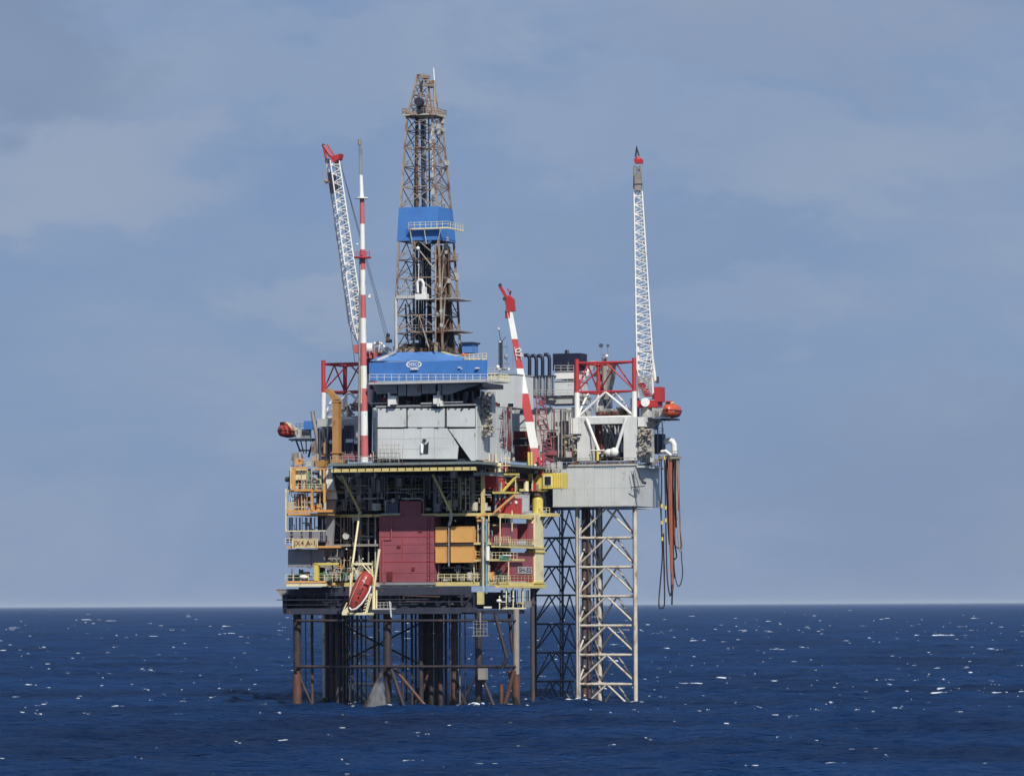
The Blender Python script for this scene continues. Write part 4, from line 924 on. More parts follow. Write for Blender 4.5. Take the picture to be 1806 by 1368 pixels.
mb = MB(); mb.poly([W(1052,640,BH+13),W(1078,640,BH+13),W(1076,665,BH+13),W(1070,690,BH+13),W(1072,735,BH+13),W(1054,735,BH+13)], AB(0,3,0)-AB(0,0,0)); mb.build('tower', M_['conc'], t)
clm = MB()
for i in range(14): q = ab(rnd.uniform(1022,1068), rnd.uniform(645,735), BH+12); w_ = rnd.uniform(.4,1.2); clm.bx(q[0],q[0]+w_,BH+12,BH+12.8,q[2],q[2]+w_)
clm.build_each('attached_box', M_['ltgrey'], t)
MB().ball(W(1032,660,BH+11), .75).ball(W(1035,655,BH+11), .5).build('white_tank', M_['white'], t)
MB().box(1057,704,1072,722,BH+10,BH+12).build('blue_tank', M_['slate'], t)
t = thing('deck_machinery', 'strip of orange brown and grey machinery on the deck behind the white leg braces', 'machinery', W(1080,735,BH+6))
for m in ('ochre','conc','red','ltgrey'):
    mb = MB()
    for i in range(12): q = ab(rnd.uniform(1050,1112), 735, BH+6); w_ = rnd.uniform(.5,1.6); mb.bx(q[0],q[0]+w_,BH+6,BH+7,q[2],q[2]+rnd.uniform(.4,1.3 if m!='ltgrey' else 2.2))
    mb.build_each('unit', M_[m], t)
# red hut below deck house (behind box boom)
t = thing('red_hut', 'stepped red hut left of the box boom, its shadow painted in as dark red', 'cabin', W(920,812,BH-4))
MB().box(906,760,934,772,BH-4,BH-2).build('upper_tank', M_['maroon'], t); MB().box(908,785,942,812,BH-4,BH-1).build('wall', M_['maroon'], t); MB().box(903,773,938,784,BH-3.4,BH-1.4).build('dark_gap', M_['void'], t)  # maroon darkens the hut's red, so its shade lies in the colour
mb = MB(); mb.rail(W(925,812,BH-4.6), W(944,812,BH-4.6), 1.6, .7, .09); mb.rail(W(925,812,BH-4.6), W(944,812,BH-4.6), .8, .7, .09); mb.build('orange_guard_rail', M_['boato'], t)
t = thing('pipe_stand', 'tangle of reddish and grey pipes at the right edge of the grey cladding box', 'pipework', WS(893,808,ab(838,800,3)[0]+.6))
mb = MB(); mb2 = MB(); AQ = ab(838,800,3)[0]+.6
for i in range(18):
    x_ = rnd.uniform(884,902); (mb if i%2 else mb2).tube(WS(x_,rnd.uniform(715,740),AQ), WS(x_+rnd.uniform(-4,4),rnd.uniform(770,800),AQ), rnd.uniform(.07,.2), n=6)
for i in range(12): x_ = rnd.uniform(880,900); y_ = rnd.uniform(725,790); mb.tube(WS(x_,y_,AQ), WS(x_+8,y_+rnd.uniform(-3,3),AQ), .1, n=6)
mb.build('red_pipe', M_['maroon'], t); mb2.build('grey_pipe', M_['grey'], t)

# lifeboats on the rig -------------------------------------------------
def small_boat(lbl, px, py, B, wpx, sgn, hm='boato'):
    t = thing('lifeboat', lbl, 'lifeboat', W(px, py+14, B), 'orange davit lifeboats of the rig')
    mb = MB(); r = wpx*.050; n = 16; prof = [(-3.3,.25),(-3.1,.6),(-2.4,.9),(0,1),(2.2,.9),(3.0,.55),(3.3,.1)]
    A_, B_, Z_ = ab(px, py, B)
    for d_, sc_ in prof:
        for i in range(n):
            th = 2*math.pi*i/n; x_ = math.cos(th)*r*sc_; z_ = math.sin(th)*r*1.12*sc_
            mb.v.append(tuple(AB(A_+x_, B_+d_, Z_+z_)))
    for j in range(len(prof)-1):
        for i in range(n): mb.f.append([j*n+i, j*n+(i+1)%n, (j+1)*n+(i+1)%n, (j+1)*n+i]); mb.sm.append(True)
    mb.build('hull', M_[hm], t)
    MB().bx(A_-r*.42, A_+r*.42, B_-2.6, B_-.8, Z_+r*.6, Z_+r*1.42).build('cockpit', M_[hm], t)
    mb = MB()
    for i in range(7): mb.tube(AB(A_-r*.9+i*r*.3, B_-2.75, Z_-.12), AB(A_-r*.75+i*r*.3, B_-2.8, Z_-.34), .03, n=4)
    mb.build('grab_line', M_['white'], t)
    mb = MB(); mb.bx(A_-r*.28, A_+r*.28, B_-3.2, B_-3.08, Z_-r*.05, Z_+r*.42); mb.build('hatch', M_['maroon'], t)
    mb = MB(); ring = [(A_+sg*(r*sc_*1.05+.03), B_+d_) for sg, seq in ((1,prof),(-1,prof[::-1])) for d_, sc_ in seq]
    mb.poly([AB(x_,y_,Z_-.09) for x_,y_ in ring], V3((0,0,.18))); mb.build('fender', M_['maroon'], t)
    mb = MB(); mb.bx(A_-r*.3, A_+r*.3, B_-2.65, B_-2.6, Z_+r*.95, Z_+r*1.3); mb.build('window', M_['glass'], t)
    d_ = thing('boat_davit', lbl.replace('orange lifeboat', 'pale davit arms and shelf').split(',')[0] + ', carrying the boat', 'davit', W(px+sgn*14, py+22, B))
    mb = MB()
    for db in (-2.2, 2.2): mb.beam(AB(*ab(px+sgn*3, py-13, B+db)), AB(*ab(px+sgn*16, py-1, B+db)), .4, .55); mb.beam(AB(*ab(px+sgn*3, py-13, B+db)), AB(*ab(px-sgn*2, py-15, B+db)), .25, .25)
    mb.build('davit_arm', M_['cream'], d_)
    mb = MB(); x0, x1 = sorted((px+sgn*2, px+sgn*44)); mb.box(x0, py+13, x1, py+16, B-2, B+3)
    for i in range(5): x_ = x0+4+i*8; mb.poly([W(x_,py+16,B-2),W(x_+3,py+16,B-2),W(x_+1.5,py+19,B-2)], AB(0,.3,0)-AB(0,0,0))
    mb.build('shelf', M_['dark'], d_)
    mb = MB()
    for i in range(9): q = ab(px+sgn*rnd.uniform(12,40), py+12, B); w_ = rnd.uniform(.3,.9); mb.bx(q[0],q[0]+w_,B-1,B,q[2],q[2]+rnd.uniform(.5,1.8))
    mb.build_each('winch', M_['ltgrey'], d_)
    return d_
dv = small_boat('orange lifeboat on the far left side of the rig', 507, 760, BH+8, 23, 1, 'boatr')
mb = MB(); mb.tube(W(522,776,BH+8), W(534,808,BH+8), .16); mb.tube(W(530,776,BH+8), W(536,800,BH+8), .12); mb.tube(W(527,794,BH+8), W(552,794,BH+8), .14); mb.tube(W(540,776,BH+8), W(540,800,BH+8), .1); mb.tube(W(552,776,BH+8), W(544,806,BH+8), .2); mb.rail(W(522,757,BH+8), W(550,757,BH+8), 1.1,.8); mb.build('support_frame', M_['slate'], dv)
MB().box(536,742,552,757,BH+6,BH+8).build('blue_cover', M_['blue'], dv)
dv = small_boat('orange lifeboat on the far right side of the rig', 1186, 724, BH+3, 24, -1)
mb = MB(); mb.poly([W(1136,742,BH+3), W(1156,742,BH+3), W(1150,757,BH+3), W(1138,757,BH+3)], AB(0,3,0)-AB(0,0,0)); mb.tube(W(1166,742,BH+3), W(1152,752,BH+3), .2); mb.build('support_bracket', M_['grey'], dv)
mb = MB(); mb.tube(W(1160,742,BH+4), W(1160,800,BH+8), .12); mb.tube(W(1168,744,BH+4), W(1168,770,BH+8), .1); mb.build('ladder', M_['grey'], dv)

# left deck edge of the rig --------------------------------------------
t = thing('deck_module', 'grey and slate deck module behind the ochre duct at the left of the rig', 'module', W(595,812,BH-1))
MB().box(560,738,588,752,BH,BH+6).build('grey_beam', M_['ltgrey'], t)
MB().box(556,754,634,812,BH+4,BH+8).build('dark_wall', M_['void'], t)
MB().box(600,738,632,775,BH,BH+3).build('pale_frame_block', M_['ltgrey'], t)
mb = MB(); mb.box(607,750,624,773,BH-.1,BH); mb.build('recess', M_['darker'], t)
mb = MB()
for px,py,w_ in ((584,778,7),(616,776,12),(628,778,7)): mb.box(px-w_/2,py-2,px+w_/2,py+4,BH-2,BH-1)
mb.build('white_box', M_['white'], t)
mb = MB(); mb.tube(W(572,780,BH-2), W(572,800,BH-2), .25); mb.box(556,812,572,823,2,5); mb.build('yellow_post', M_['ochre'], t)
mb = MB()
for i in range(20): x_ = rnd.uniform(562,632); mb.tube(W(x_,755,BH-rnd.uniform(0,2)), W(x_+rnd.uniform(-3,3),810,BH-rnd.uniform(0,2)), rnd.uniform(.08,.25), n=6)
mb.build('dark_pipe', M_['slate'], t)
mb = MB(); mb.path([W(551,725,BH-1), W(553,740,BH-1), W(557,760,BH-1), W(561,785,BH-1), W(562,800,BH-1)], .38); mb.box(549,778,555,802,BH-2,BH-1); mb.build('curved_pipe', M_['conc'], t)
mb = MB(); mb.box(612,796,624,810,BH-3,BH-2); mb.box(606,802,640,812,3,6); mb.build('red_unit', M_['redw'], t)
clm = MB()
for i in range(26): q = ab(rnd.uniform(600,634), rnd.uniform(715,738), BH); w_ = rnd.uniform(.2,.8); clm.bx(q[0],q[0]+w_,BH,BH+1,q[2],q[2]+w_)
clm.build_each('small_fitting', M_['derr'], t)
# ochre exhaust duct on the platform
t = thing('ochre_duct', 'tall ochre brown duct with a slanted top at the left of the deck', 'duct', W(591,814,2))
q = [W(586,706,2), W(597,706,2), W(597,812,2), W(586,812,2)]; MB().poly(q, AB(0,1.4,0)-AB(0,0,0)).build('shaft', M_['ochre'], t)
MB().poly([W(572,686,2), W(579,685,2), W(597,704,2), W(586,706,2)], AB(0,1.4,0)-AB(0,0,0)).build('slanted_outlet', M_['ochre'], t)
mb = MB(); mb.box(583,797,600,799,1.8,3.6); mb.box(584,811,603,816,1.5,4); mb.box(585,708,598,709.2,1.9,3.5); mb.build('flange', M_['ochre'], t)

# ================================================================== CANTILEVER & DRILL FLOOR
B1 = 3.0
AC0, AC1 = ab(665,760,B1)[0], ab(838,760,B1)[0]
t = thing('cladding_box', 'big pale grey panelled box with a torn diagonal gap, under the blue drill floor', 'module', AB((AC0+AC1)/2, B1+8, ab(750,811,B1)[2]))
zT, zM, zB = ab(750,717,B1)[2], ab(750,754,B1)[2], ab(750,809,B1)[2]
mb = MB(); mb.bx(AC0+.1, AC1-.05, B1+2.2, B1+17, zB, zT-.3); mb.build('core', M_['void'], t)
def pan(pts, nm='front_panel', m='panel', d_=.3, B=B1): MB().poly([W(x_,y_,B) for x_,y_ in pts], AB(0,d_,0)-AB(0,0,0)).build(nm, M_[m], t)
pan([(666,720),(716,720),(716,753),(666,753)]); pan([(719,720),(784,720),(784,753),(719,753)]); pan([(788,720),(837,720),(837,752.5),(788,752.5)])
pan([(666,756),(712,756),(712,809),(666,808)]); pan([(712.3,754.5),(788,754.5),(808,787),(806,809),(712.3,809)]); pan([(791,756),(838,755.5),(838,812),(831,812)])
mb = MB()
for x0,y0,x1,y1 in ((736,753,744,755),(766,753,773,755),(765,719,776,721),(812,721,815,724),(712,752,720,754.5),(784,752,792,754)): mb.box(x0,y0,x1,y1,B1-.1,B1)
for x_ in range(670,836,12): mb.box(x_,718.6,x_+3,720,B1-.25,B1-.02)
mb.build_each('clamp', M_['dark'], t)
mb = MB()
for x_ in (690,742,766,800): mb.box(x_,756,x_+.5,808 if x_ < 800 else 785,B1-.03,B1)
for y_ in (773,791): mb.box(667,y_,790,y_+.5,B1-.028,B1-.001)
mb.build('sheet_seam', M_['ltgrey'], t)
MB().bx(AC1-.02, AC1+.25, B1+.36, B1+17.5, zB-.3, zT+.1).build('side_panel', M_['hull'], t, 'plain shaded right side panel')
MB().bx(AC0-.2, AC1+.2, B1-.15, B1+17, zT+.02, zT+.35).build('top_frame', M_['grey'], t)
mb = MB(); mb.poly([W(747,784,B1-.1),W(752,783,B1-.1),W(756,778,B1-.1),W(755,800,B1-.1),W(746,800,B1-.1)], AB(0,.08,0)-AB(0,0,0)); mb.build('open_hatch', M_['dark'], t)
mb = MB(); mb.poly([W(742,780,B1-.5),W(747,784,B1-.12),W(746,800,B1-.12),W(742,797,B1-.5)], AB(0,.1,0)-AB(0,0,0)); mb.build('hatch_door', M_['white'], t)
MB().box(745,774,750,778,B1-.5,B1-.05).build('lamp', M_['dark'], t)
mb = MB()
for b_ in (5,9,13,17): mb.bx(AC1+.25, AC1+.32, b_, b_+.12, zB, zT)
mb.bx(AC1+.25, AC1+.31, B1+.4, B1+17, zM, zM+.1); mb.build('side_stiffener', M_['ltgrey'], t)
mb = MB(); mb.bx(AC0-1.6, AC0-.1, B1+4, B1+16, zB, zT+.6); mb.build('shade_painted_left_wall', M_['slate'], t)  # slate colour paints this wall's shade; the box itself is pale grey
mb = MB()
for x_ in range(668,716,7): mb.tube(W(x_,778+ (x_%3)*3,B1-1.2), W(x_,815,B1-1.2), .035, n=4)
for y_ in (785,792,799,806): mb.tube(W(664,y_,B1-1.2), W(706,y_,B1-1.2), .035, n=4)
mb.build('scaffolding', M_['derr'], t)
MB().bx(AC0-1, AC1-1, B1+.8, B1+16, ab(750,814.5,B1)[2], zB-.02).build('shadow_gap_strip', M_['dark'], t)  # dark strip painted in as the shadow gap under the box
# drill floor
DF = thing('drill_floor', 'bright blue drill floor wall with a white oval mark, under the derrick', 'drill floor', W(755,716,B1+4))
mb = MB(); mb.box(651,637,858,669,1.0,1.5); mb.build('blue_wall', M_['blue'], DF)
mb = MB(); mb.add([W(652,636.5,1.0),W(858,636.5,1.0),W(818,628,3.5),W(778,620,4.5),W(694,621,4.5),W(664,630,3.5), W(652,637,7.0),W(858,636,7.0)], [(0,1,2,3,4,5),(0,5,6),(1,7,2),(5,4,3,2,7,6)]); mb.build('sloping_top', M_['blueb'], DF)
mb = MB(); mb.box(650,671.5,866,675.5,-.3,3); mb.bx(ab(858,670,-.8)[0], ab(880,670,-.8)[0], -.8, 5, ab(860,674,0)[2], ab(860,672,0)[2]); mb.build('walkway', M_['ltgrey'], DF)
mb = MB(); mb.rail(W(652,671.5,-.2), W(860,671.5,-.2), 1.15, 1.4, .04); mb.build('handrail', M_['white'], DF)
mb = MB(); p0 = ab(860,671,-.6); mb.rail(AB(*p0), AB(p0[0]+2, p0[1], p0[2]), 1.2,.6,.08); mb.rail(AB(p0[0]+2,p0[1],p0[2]), AB(p0[0]+2,p0[1]+5,p0[2]), 1.2,.8,.08); mb.rail(W(820,636,1.2), W(858,634,1.2), 1.1,.8,.06); mb.beam(W(778,620,4.3), W(822,632,2.4), .35,.25); mb.beam(W(822,633,1.4), W(858,633,1.4), .3,.25); mb.build('cream_guard', M_['cream'], DF)
mb = MB(); mb.box(652,676,850,684,3.0,14); mb.build('floor_girder', M_['dark'], DF)
mb = MB()
for x0,x1,y1 in ((664,700,694),(702,716,698),(718,742,698),(744,768,694),(772,778,692)): mb.box(x0,677,x1,y1,2.4,2.7)
mb.poly([W(780,677,2.4),W(845,677,2.4),W(815,687,2.4),W(790,696,2.4),W(780,696,2.4)], AB(0,.3,0)-AB(0,0,0)); mb.poly([W(656,677,2.4),W(664,677,2.4),W(664,694,2.4)], AB(0,.3,0)-AB(0,0,0)); mb.build('hanging_plate', M_['grey'], DF)
for x0,x1,y0,y1 in ((684,687,692,716),(687,698,698,713),(764,776,697,712),(771,774,690,716),(776,779,706,716)): MB().box(x0,y0,x1,y1,2.0,3.4).build('white_post', M_['white'], DF)
MB().box(650,710,682,711.4,2.6,3).box(742,710,764,712,2.6,3).box(782,708,816,709.5,2.6,3).build('white_bar', M_['ltgrey'], DF)
MB().box(656,688,846,717,14,14.4).build('rear_bulkhead', M_['void'], DF)
r_ = random.Random(3)
for m in ('dark','grey','slate','red'):
    mb = MB()
    for i in range(22 if m != 'red' else 4):
        x_ = r_.uniform(656,846); B = r_.uniform(4,10)
        if r_.random() < .5: mb.tube(W(x_,690,B), W(x_+r_.uniform(-6,6),716,B), r_.uniform(.08,.3), n=6)
        else: q = ab(x_,716,B); w_ = r_.uniform(.4,1.8); mb.bx(q[0],q[0]+w_,B,B+1,q[2],q[2]+r_.uniform(.5,1.8))
    mb.build_each('machinery', M_[m], DF)
# oval mark
mb = MB(); ctr = V3(W(730,642.5,.93)); n = 28; ax = V3((c,-s,0)); zz_ = V3((0,0,1))
for i in range(n):
    t0_, t1_ = 2*math.pi*i/n, 2*math.pi*(i+1)/n
    pts = [ctr + ax*math.cos(a_)*ra*1.48 + zz_*math.sin(a_)*ra*.68 for a_, ra in ((t0_,1),(t1_,1),(t1_,.84),(t0_,.84))]
    mb.poly(pts, V3((-s,-c,0))*.03)
mb.build('oval_mark', M_['white'], DF)
text_part('lettering', 'ENSCO', M_['white'], DF, W(730,642.7,.94), .82, False, .02, .98)
MB().box(724,650,737,651.8,.55,.97).build('lamp_bracket', M_['white'], DF)
mb = MB(); mb.box(838,648,844,650,.4,.95); mb.box(808,647,811,649,.6,.95); mb.ball(W(814,650,.6), .12); mb.build('floodlight', M_['white'], DF)
clm = MB(); clr = MB()
for i in range(40):
    x_ = r_.uniform(690,812); q = ab(x_, 622, 6); w_ = r_.uniform(.3,1.0); (clm if i%3 else clr).bx(q[0],q[0]+w_,q[1]+r_.uniform(-2,4),q[1]+5,q[2],q[2]+r_.uniform(.4,2.0))
clm.build_each('floor_machinery', M_['derd'], DF); clr.build_each('floor_equipment', M_['derr'], DF)
t = thing('blue_tool_house', 'small blue house with a dark roof by the right foot of the derrick', 'cabin', W(826,622,8)); MB().box(815,606,833,622,8,11).build('wall', M_['blueb'], t); MB().box(813,603,834,606,7.6,11.4).build('roof', M_['dark'], t); MB().ball(W(811,592,8),.28).tube(W(811,592,8), W(811,606,8), .06).build('lamp_post', M_['white'], t)
t = thing('red_winch', 'small red winch on the sloping edge right of the derrick foot', 'winch', W(822,628,3)); MB().tube(W(815,627,3), W(825,627,3), .32, n=12).ball(W(817,625,3),.3).build('drum', M_['boato'], t); MB().box(806,628,828,630,2.6,3.4).build('base', M_['dgreen'], t)

# ================================================================== DERRICK
BC = 8.5
ctr_b = ab(755, 620, BC); ctr_t = ab(748.5, 207, BC)
zb_, zt_ = ctr_b[2], ctr_t[2]
def dk(u, v, z):
    t_ = (z - zb_)/(zt_ - zb_); hs = (9.0*(1-t_) + 4.75*t_)/2
    # slightly convex taper as on the real tower
    hs += .35*math.sin(math.pi*min(1,max(0,t_)))*.8
    a0 = ctr_b[0] + (ctr_t[0]-ctr_b[0])*t_
    return AB(a0 + u*hs, BC + v*hs, z)
def zy(py, B=BC, px=752): return ab(px, py, B)[2]
dr = thing('drilling_derrick', 'tall tapering steel derrick with a bright blue windwall, at the centre of the rig', 'derrick', AB(ctr_b[0], BC, zb_))
lev = [620,589,558,525,492,460,427,398,368,331,296,262,232,207]
lz = [zy(y_) for y_ in lev]
for u, v in ((-1,-1),(1,-1),(1,1),(-1,1)):
    mb = MB()
    for a_, b_ in zip(lz, lz[1:]): mb.beam(dk(u,v,a_), dk(u,v,b_+.02), .34, .34)
    mb.build('leg', M_['derr'], dr)
for k, (a_, b_) in enumerate(zip(lz, lz[1:])):
    if 426 > lev[k] > 369: continue
    mb = MB()
    for (u0,v0),(u1,v1) in (((-1,-1),(1,-1)),((1,-1),(1,1)),((1,1),(-1,1)),((-1,1),(-1,-1))):
        mb.beam(dk(u0,v0,b_), dk(u1,v1,b_), .16, .16)
        if k < 6:
            m = (dk(u0,v0,a_)+dk(u1,v1,a_))/2; m2 = (dk(u0,v0,b_)+dk(u1,v1,b_))/2
            mb.beam(m2, dk(u0,v0,a_), .14,.14); mb.beam(m2, dk(u1,v1,a_), .14,.14)
            mb.beam(m, (dk(u0,v0,(a_+b_)/2)), .09,.09)
        else:
            mb.beam(dk(u0,v0,a_), dk(u1,v1,b_), .13,.13); mb.beam(dk(u1,v1,a_), dk(u0,v0,b_), .13,.13)
    mb.build('lattice_bay', M_['derd'] if k in (0,2,4,9,11) else M_['derr'], dr)
# blue windwall
for nm, e0, e1 in (('front',(-1,-1),(1,-1)),('side',(1,-1),(1,1)),('back',(1,1),(-1,1)),('left',(-1,1),(-1,-1))):
    mb = MB(); za, zc = zy(427), zy(368); o = 1.07
    b4 = [dk(e0[0]*o,e0[1]*o,za), dk(e1[0]*o,e1[1]*o,za), dk(e1[0]*(o-.04),e1[1]*(o-.04),za), dk(e0[0]*(o-.04),e0[1]*(o-.04),za)]
    t4 = [dk(e0[0]*o,e0[1]*o,zc), dk(e1[0]*o,e1[1]*o,zc), dk(e1[0]*(o-.04),e1[1]*(o-.04),zc), dk(e0[0]*(o-.04),e0[1]*(o-.04),zc)]
    mb.hexa(b4, t4); mb.build('windwall', M_['blue'], dr)
mb = MB(); q0 = ab(722,403,3.8); q1 = ab(780,403,3.8); q2 = ab(798,403,8)
mb.bx(q0[0], q1[0]+1.2, 3.4, 4.3, q0[2]-.25, q0[2]); mb.bx(q1[0]+.9, q1[0]+1.3, 4.3, 11, q0[2]-.25, q0[2]); wp = mb.build('stabbing_platform', M_['cream'], dr)
mb = MB(); mb.rail(AB(q0[0],3.5,q0[2]), AB(q1[0]+1.2,3.5,q0[2]), 1.0, 1.1); mb.rail(AB(q1[0]+1.2,3.5,q0[2]), AB(q1[0]+1.2,11,q0[2]), 1.0, 1.3)
for px in (723,748,777): mb.tube(W(px,404,3.5), W(px+4 if px<760 else px-6,430,4.6), .08)
mb.build('platform_rail', M_['cream'], dr)
# crown
mb = MB(); h = 1.28; z0 = zy(206); z1 = zy(203.5)
mb.hexa([dk(u*h,v*h,z0) for u,v in ((-1,-1),(1,-1),(1,1),(-1,1))], [dk(u*h,v*h,z1) for u,v in ((-1,-1),(1,-1),(1,1),(-1,1))]); mb.build('crown_platform', M_['beige'], dr)
mb = MB(); cs = [dk(u*h,v*h,z1) for u,v in ((-1,-1),(1,-1),(1,1),(-1,1))]
for i in range(4): mb.rail(cs[i], cs[(i+1)%4], 1.0, .7, .07)
mb.box(724,196,733,203,4.8,5.2); mb.box(757,197,768,203,4.8,5.2); mb.build('crown_rail', M_['derr'], dr)
mb = MB(); zc = z1; zc2 = zy(133); 
topq = [dk(-.35,-.6,zc2), dk(.1,-.6,zc2), dk(.1,.5,zc2), dk(-.35,.5,zc2)]; botq = [dk(-1,-.9,zc), dk(.0,-.9,zc), dk(.35,.9,zc), dk(-.9,.9,zc)]
for i in range(4):
    j = (i+1)%4; mb.beam(botq[i], topq[i], .3,.3); mb.beam(topq[i], topq[j], .25,.25)
    for t_ in (.25,.5,.75): mb.beam(botq[i].lerp(topq[i],t_), botq[j].lerp(topq[j],t_), .16,.16)
    for t_ in (0,.25,.5,.75): mb.beam(botq[i].lerp(topq[i],t_), botq[j].lerp(topq[j],t_+.25), .12,.12)
mb.build('crown_frame', M_['derr'], dr)
mb = MB(); mb.tube(W(767,203,6), W(766,142,6), .2); mb.tube(W(775,203,9), W(768,165,8), .16); mb.beam(W(745,150,6), W(768,150,6), .3,.3); mb.box(749,142,764,147,6,7); mb.tube(W(742,178,6), W(768,178,6), .1); mb.tube(W(750,166,6), W(756,200,6), .16); mb.box(742,132,752,138,5,7); mb.build('crown_gantry', M_['derr'], dr)
MB().tube(W(739,180,5)-AB(0,.5,0)+AB(0,0,0), W(739,180,5)+AB(0,.8,0)-AB(0,0,0), .75, n=16).box(736,185,743,200,5.3,7.5).build('crown_sheave', M_['dark'], dr)
mb = MB()
for px in (757,761,765): mb.ball(W(px,154,6), .22)
mb.build('sheave', M_['dark'], dr)
MB().tube(W(766,142,6), W(764.5,120,6), .12).build('whip_antenna', M_['white'], dr)
# inside: guide tracks, racked pipe, travelling block
for px, m, r, y0, y1 in ((734,'derd',.22,207,600),(737,'derr',.12,207,440),(745,'slate',.35,212,366),(749,'grey',.2,212,366),(761,'white',.11,228,300),(762,'derr',.14,300,366),(756,'dark',.12,207,366)):
    MB().tube(W(px,y0,BC), W(px+2,y1,BC), r).build('guide_track', M_[m], dr)
mb = MB(); mb2 = MB()
for i in range(26): x_ = 740 + r_.uniform(0,20); mb.tube(W(x_,430,BC+r_.uniform(-2,2)), W(x_+r_.uniform(-3,6),612,BC+r_.uniform(-2,2)), .1, n=6)
for i in range(40): x_ = r_.uniform(770,796); mb2.tube(W(x_-2,430+r_.uniform(0,30),BC+r_.uniform(-1,3)), W(x_+r_.uniform(-1,6),612,BC+r_.uniform(-1,3)), .13, n=6)
for x_ in (715,722,730): mb.tube(W(x_,536,BC), W(x_+4,600,BC), .16, n=6)
mb.build('racked_pipe', M_['dark'], dr); mb2.build('brown_racked_pipe', M_['derd'], dr)
mb = MB(); mb.tube(W(768,430,3.9), W(768,618,3.4), .16); mb.tube(W(783,450,4), W(778,520,4), .12); mb.tube(W(785,520,4), W(779,618,4), .16); mb.tube(W(738,440,3.8), W(764,472,3.8), .14); mb.tube(W(738,555,3.8), W(756,612,3.8), .14); mb.tube(W(772,498,3.8), W(768,525,3.8), .1); mb.build('pale_standpipe', M_['derr'], dr)
mb = MB(); mb.path([W(737,516,3.5), W(736,498,3.5), W(739,494,3.5), W(744,494,3.5), W(747,500,3.5), W(747,512,3.5)], .24, 8); mb.box(732,518,752,528,3.0,4.2); mb.box(744,506,750,518,3.2,4.0); tb = mb.build('travelling_block', M_['white'], dr)
MB().tube(W(739,468,3.6), W(738,494,3.6), .07).ball(W(738,467,3.6), .16).ball(W(737,438,3.6), .35).build('hoist_line', M_['white'], dr)
mb = MB(); mb.box(699,521,733,526.5,3.8,6.5); mb.rail(W(699,521,3.9), W(733,521,3.9), 1.8, 1.0); mb.box(733,526,806,527.5,4.2,12.5); mb.build('monkey_board', M_['ltgrey'], dr)
MB().tube(W(698,524,4.2), W(699,616,3.8), .3, n=10).path([W(699,616,3.8), W(696,622,3.8), W(684,628,3.8), W(664,636,1.2)], .28).build('mud_standpipe', M_['ltgrey'], dr)
mb = MB()
for y_, x_ in ((459,800),(525,803)):
    q = ab(x_,y_,11); mb.bx(q[0]-1.2,q[0]+.6,9,12,q[2]-.15,q[2]); mb.rail(AB(q[0]+.5,9,q[2]), AB(q[0]+.5,12,q[2]), 1.1,.8,.06)
mb.build('side_landing', M_['derr'], dr)
mb = MB(); mb.box(718,584,770,586,4.5,11); mb.box(772,582,808,584,4.5,12); mb.rail(W(706,584,4.5), W(760,584,4.5), 1.1,1); mb.build('lower_landing', M_['derr'], dr)
mb = MB(); mb.path([W(786,612,6),W(790,592,6),W(794,586,6),W(799,590,6),W(802,612,6)], .2); mb.build('hose_loop', M_['hose'], dr)
clm = MB()
for i in range(46):
    z_ = r_.uniform(zy(610), zy(215)); u, v = r_.choice(((1,-1),(1,1),(1,0),(.9,.4),(-1,-1),(.4,1),(.8,-.9))); p = dk(u,v,z_); w_ = r_.uniform(.15,.4)
    clm.bx(*(lambda a_,b_,z0: (a_-w_,a_+w_,b_-w_,b_+w_,z0,z0+w_*2.2))((p.x-X0)*c - p.y*s, (p.x-X0)*s + p.y*c, z_))
clm.build_each('junction_box', M_['ltgrey'], dr)
MB().ladder(dk(.95,.3,zy(612)), dk(.95,.2,zy(212)), .5, .06, .7).build('ladder', M_['derr'], dr)
mb = MB()
for y_ in (334,378,262): mb.tube(W(734,y_,7), W(762 ,y_+2,7), .14)
mb.ball(W(758,y_+2,7),.35); mb.ball(W(757,318,6),.3); mb.build('snubbing_arm', M_['derd'], dr)

# ================================================================== TELECOM / FLARE MAST
t = thing('banded_mast', 'tall red and white banded tubular mast in front of the left crane', 'mast', W(643,814,1.5))
BM = 1.5
bands = [(350,395,'redl'),(395,440,'white'),(440,476,'redl'),(476,520,'white'),(520,561,'redl'),(561,605,'white'),(605,645,'redl'),(645,685,'white'),(685,725,'redl'),(725,768,'white'),(768,806,'redl'),(806,815,'white')]
def mx_(y_): return 638.5 + (y_-350)*.0092
def mr_(y_): return .40 + (y_-350)/465*.29
for y0,y1,m in bands:
    MB().tube(W(mx_(y1),y1,BM), W(mx_(y0),y0,BM), mr_(y1), mr_(y0), n=16).build('mast_band', M_[m], t)
MB().tube(W(638,350,BM), W(636.5,309,BM), .4,.33, n=14).build('upper_tube', M_['white'], t)
mb = MB(); mb.tube(W(635,309,BM), W(634.5,248,BM), .17); mb.tube(W(638.5,309,BM), W(638,262,BM), .06); mb.tube(W(634.5,256,BM), W(634.5,246,BM), .32); mb.build('top_spar', M_['conc'], t)
MB().tube(W(638,350.5,BM), W(638,348.5,BM), 1.2, n=18).build('white_crosstree', M_['white'], t)
mb = MB(); mb.tube(W(639.5,455.5,BM), W(639.5,453,BM), 1.55, n=18); mb.rail(W(628,453,BM-1), W(652,453,BM-1), .9,.6,.05); mb.build('red_crosstree', M_['red'], t)
MB().tube(W(632.5,814,BM-.3), W(635.5,455,BM-.3), .19, n=10).build('grey_pole', M_['conc'], t)
mb = MB(); mb.ball(W(651,524,BM),.28); mb.ball(W(630,431,BM),.2); mb.ball(W(652,521,BM),.2); mb.build('lamp', M_['white'], t)
mb = MB(); mb.rail(W(645,655,BM), W(645,700,BM), .1,5); 
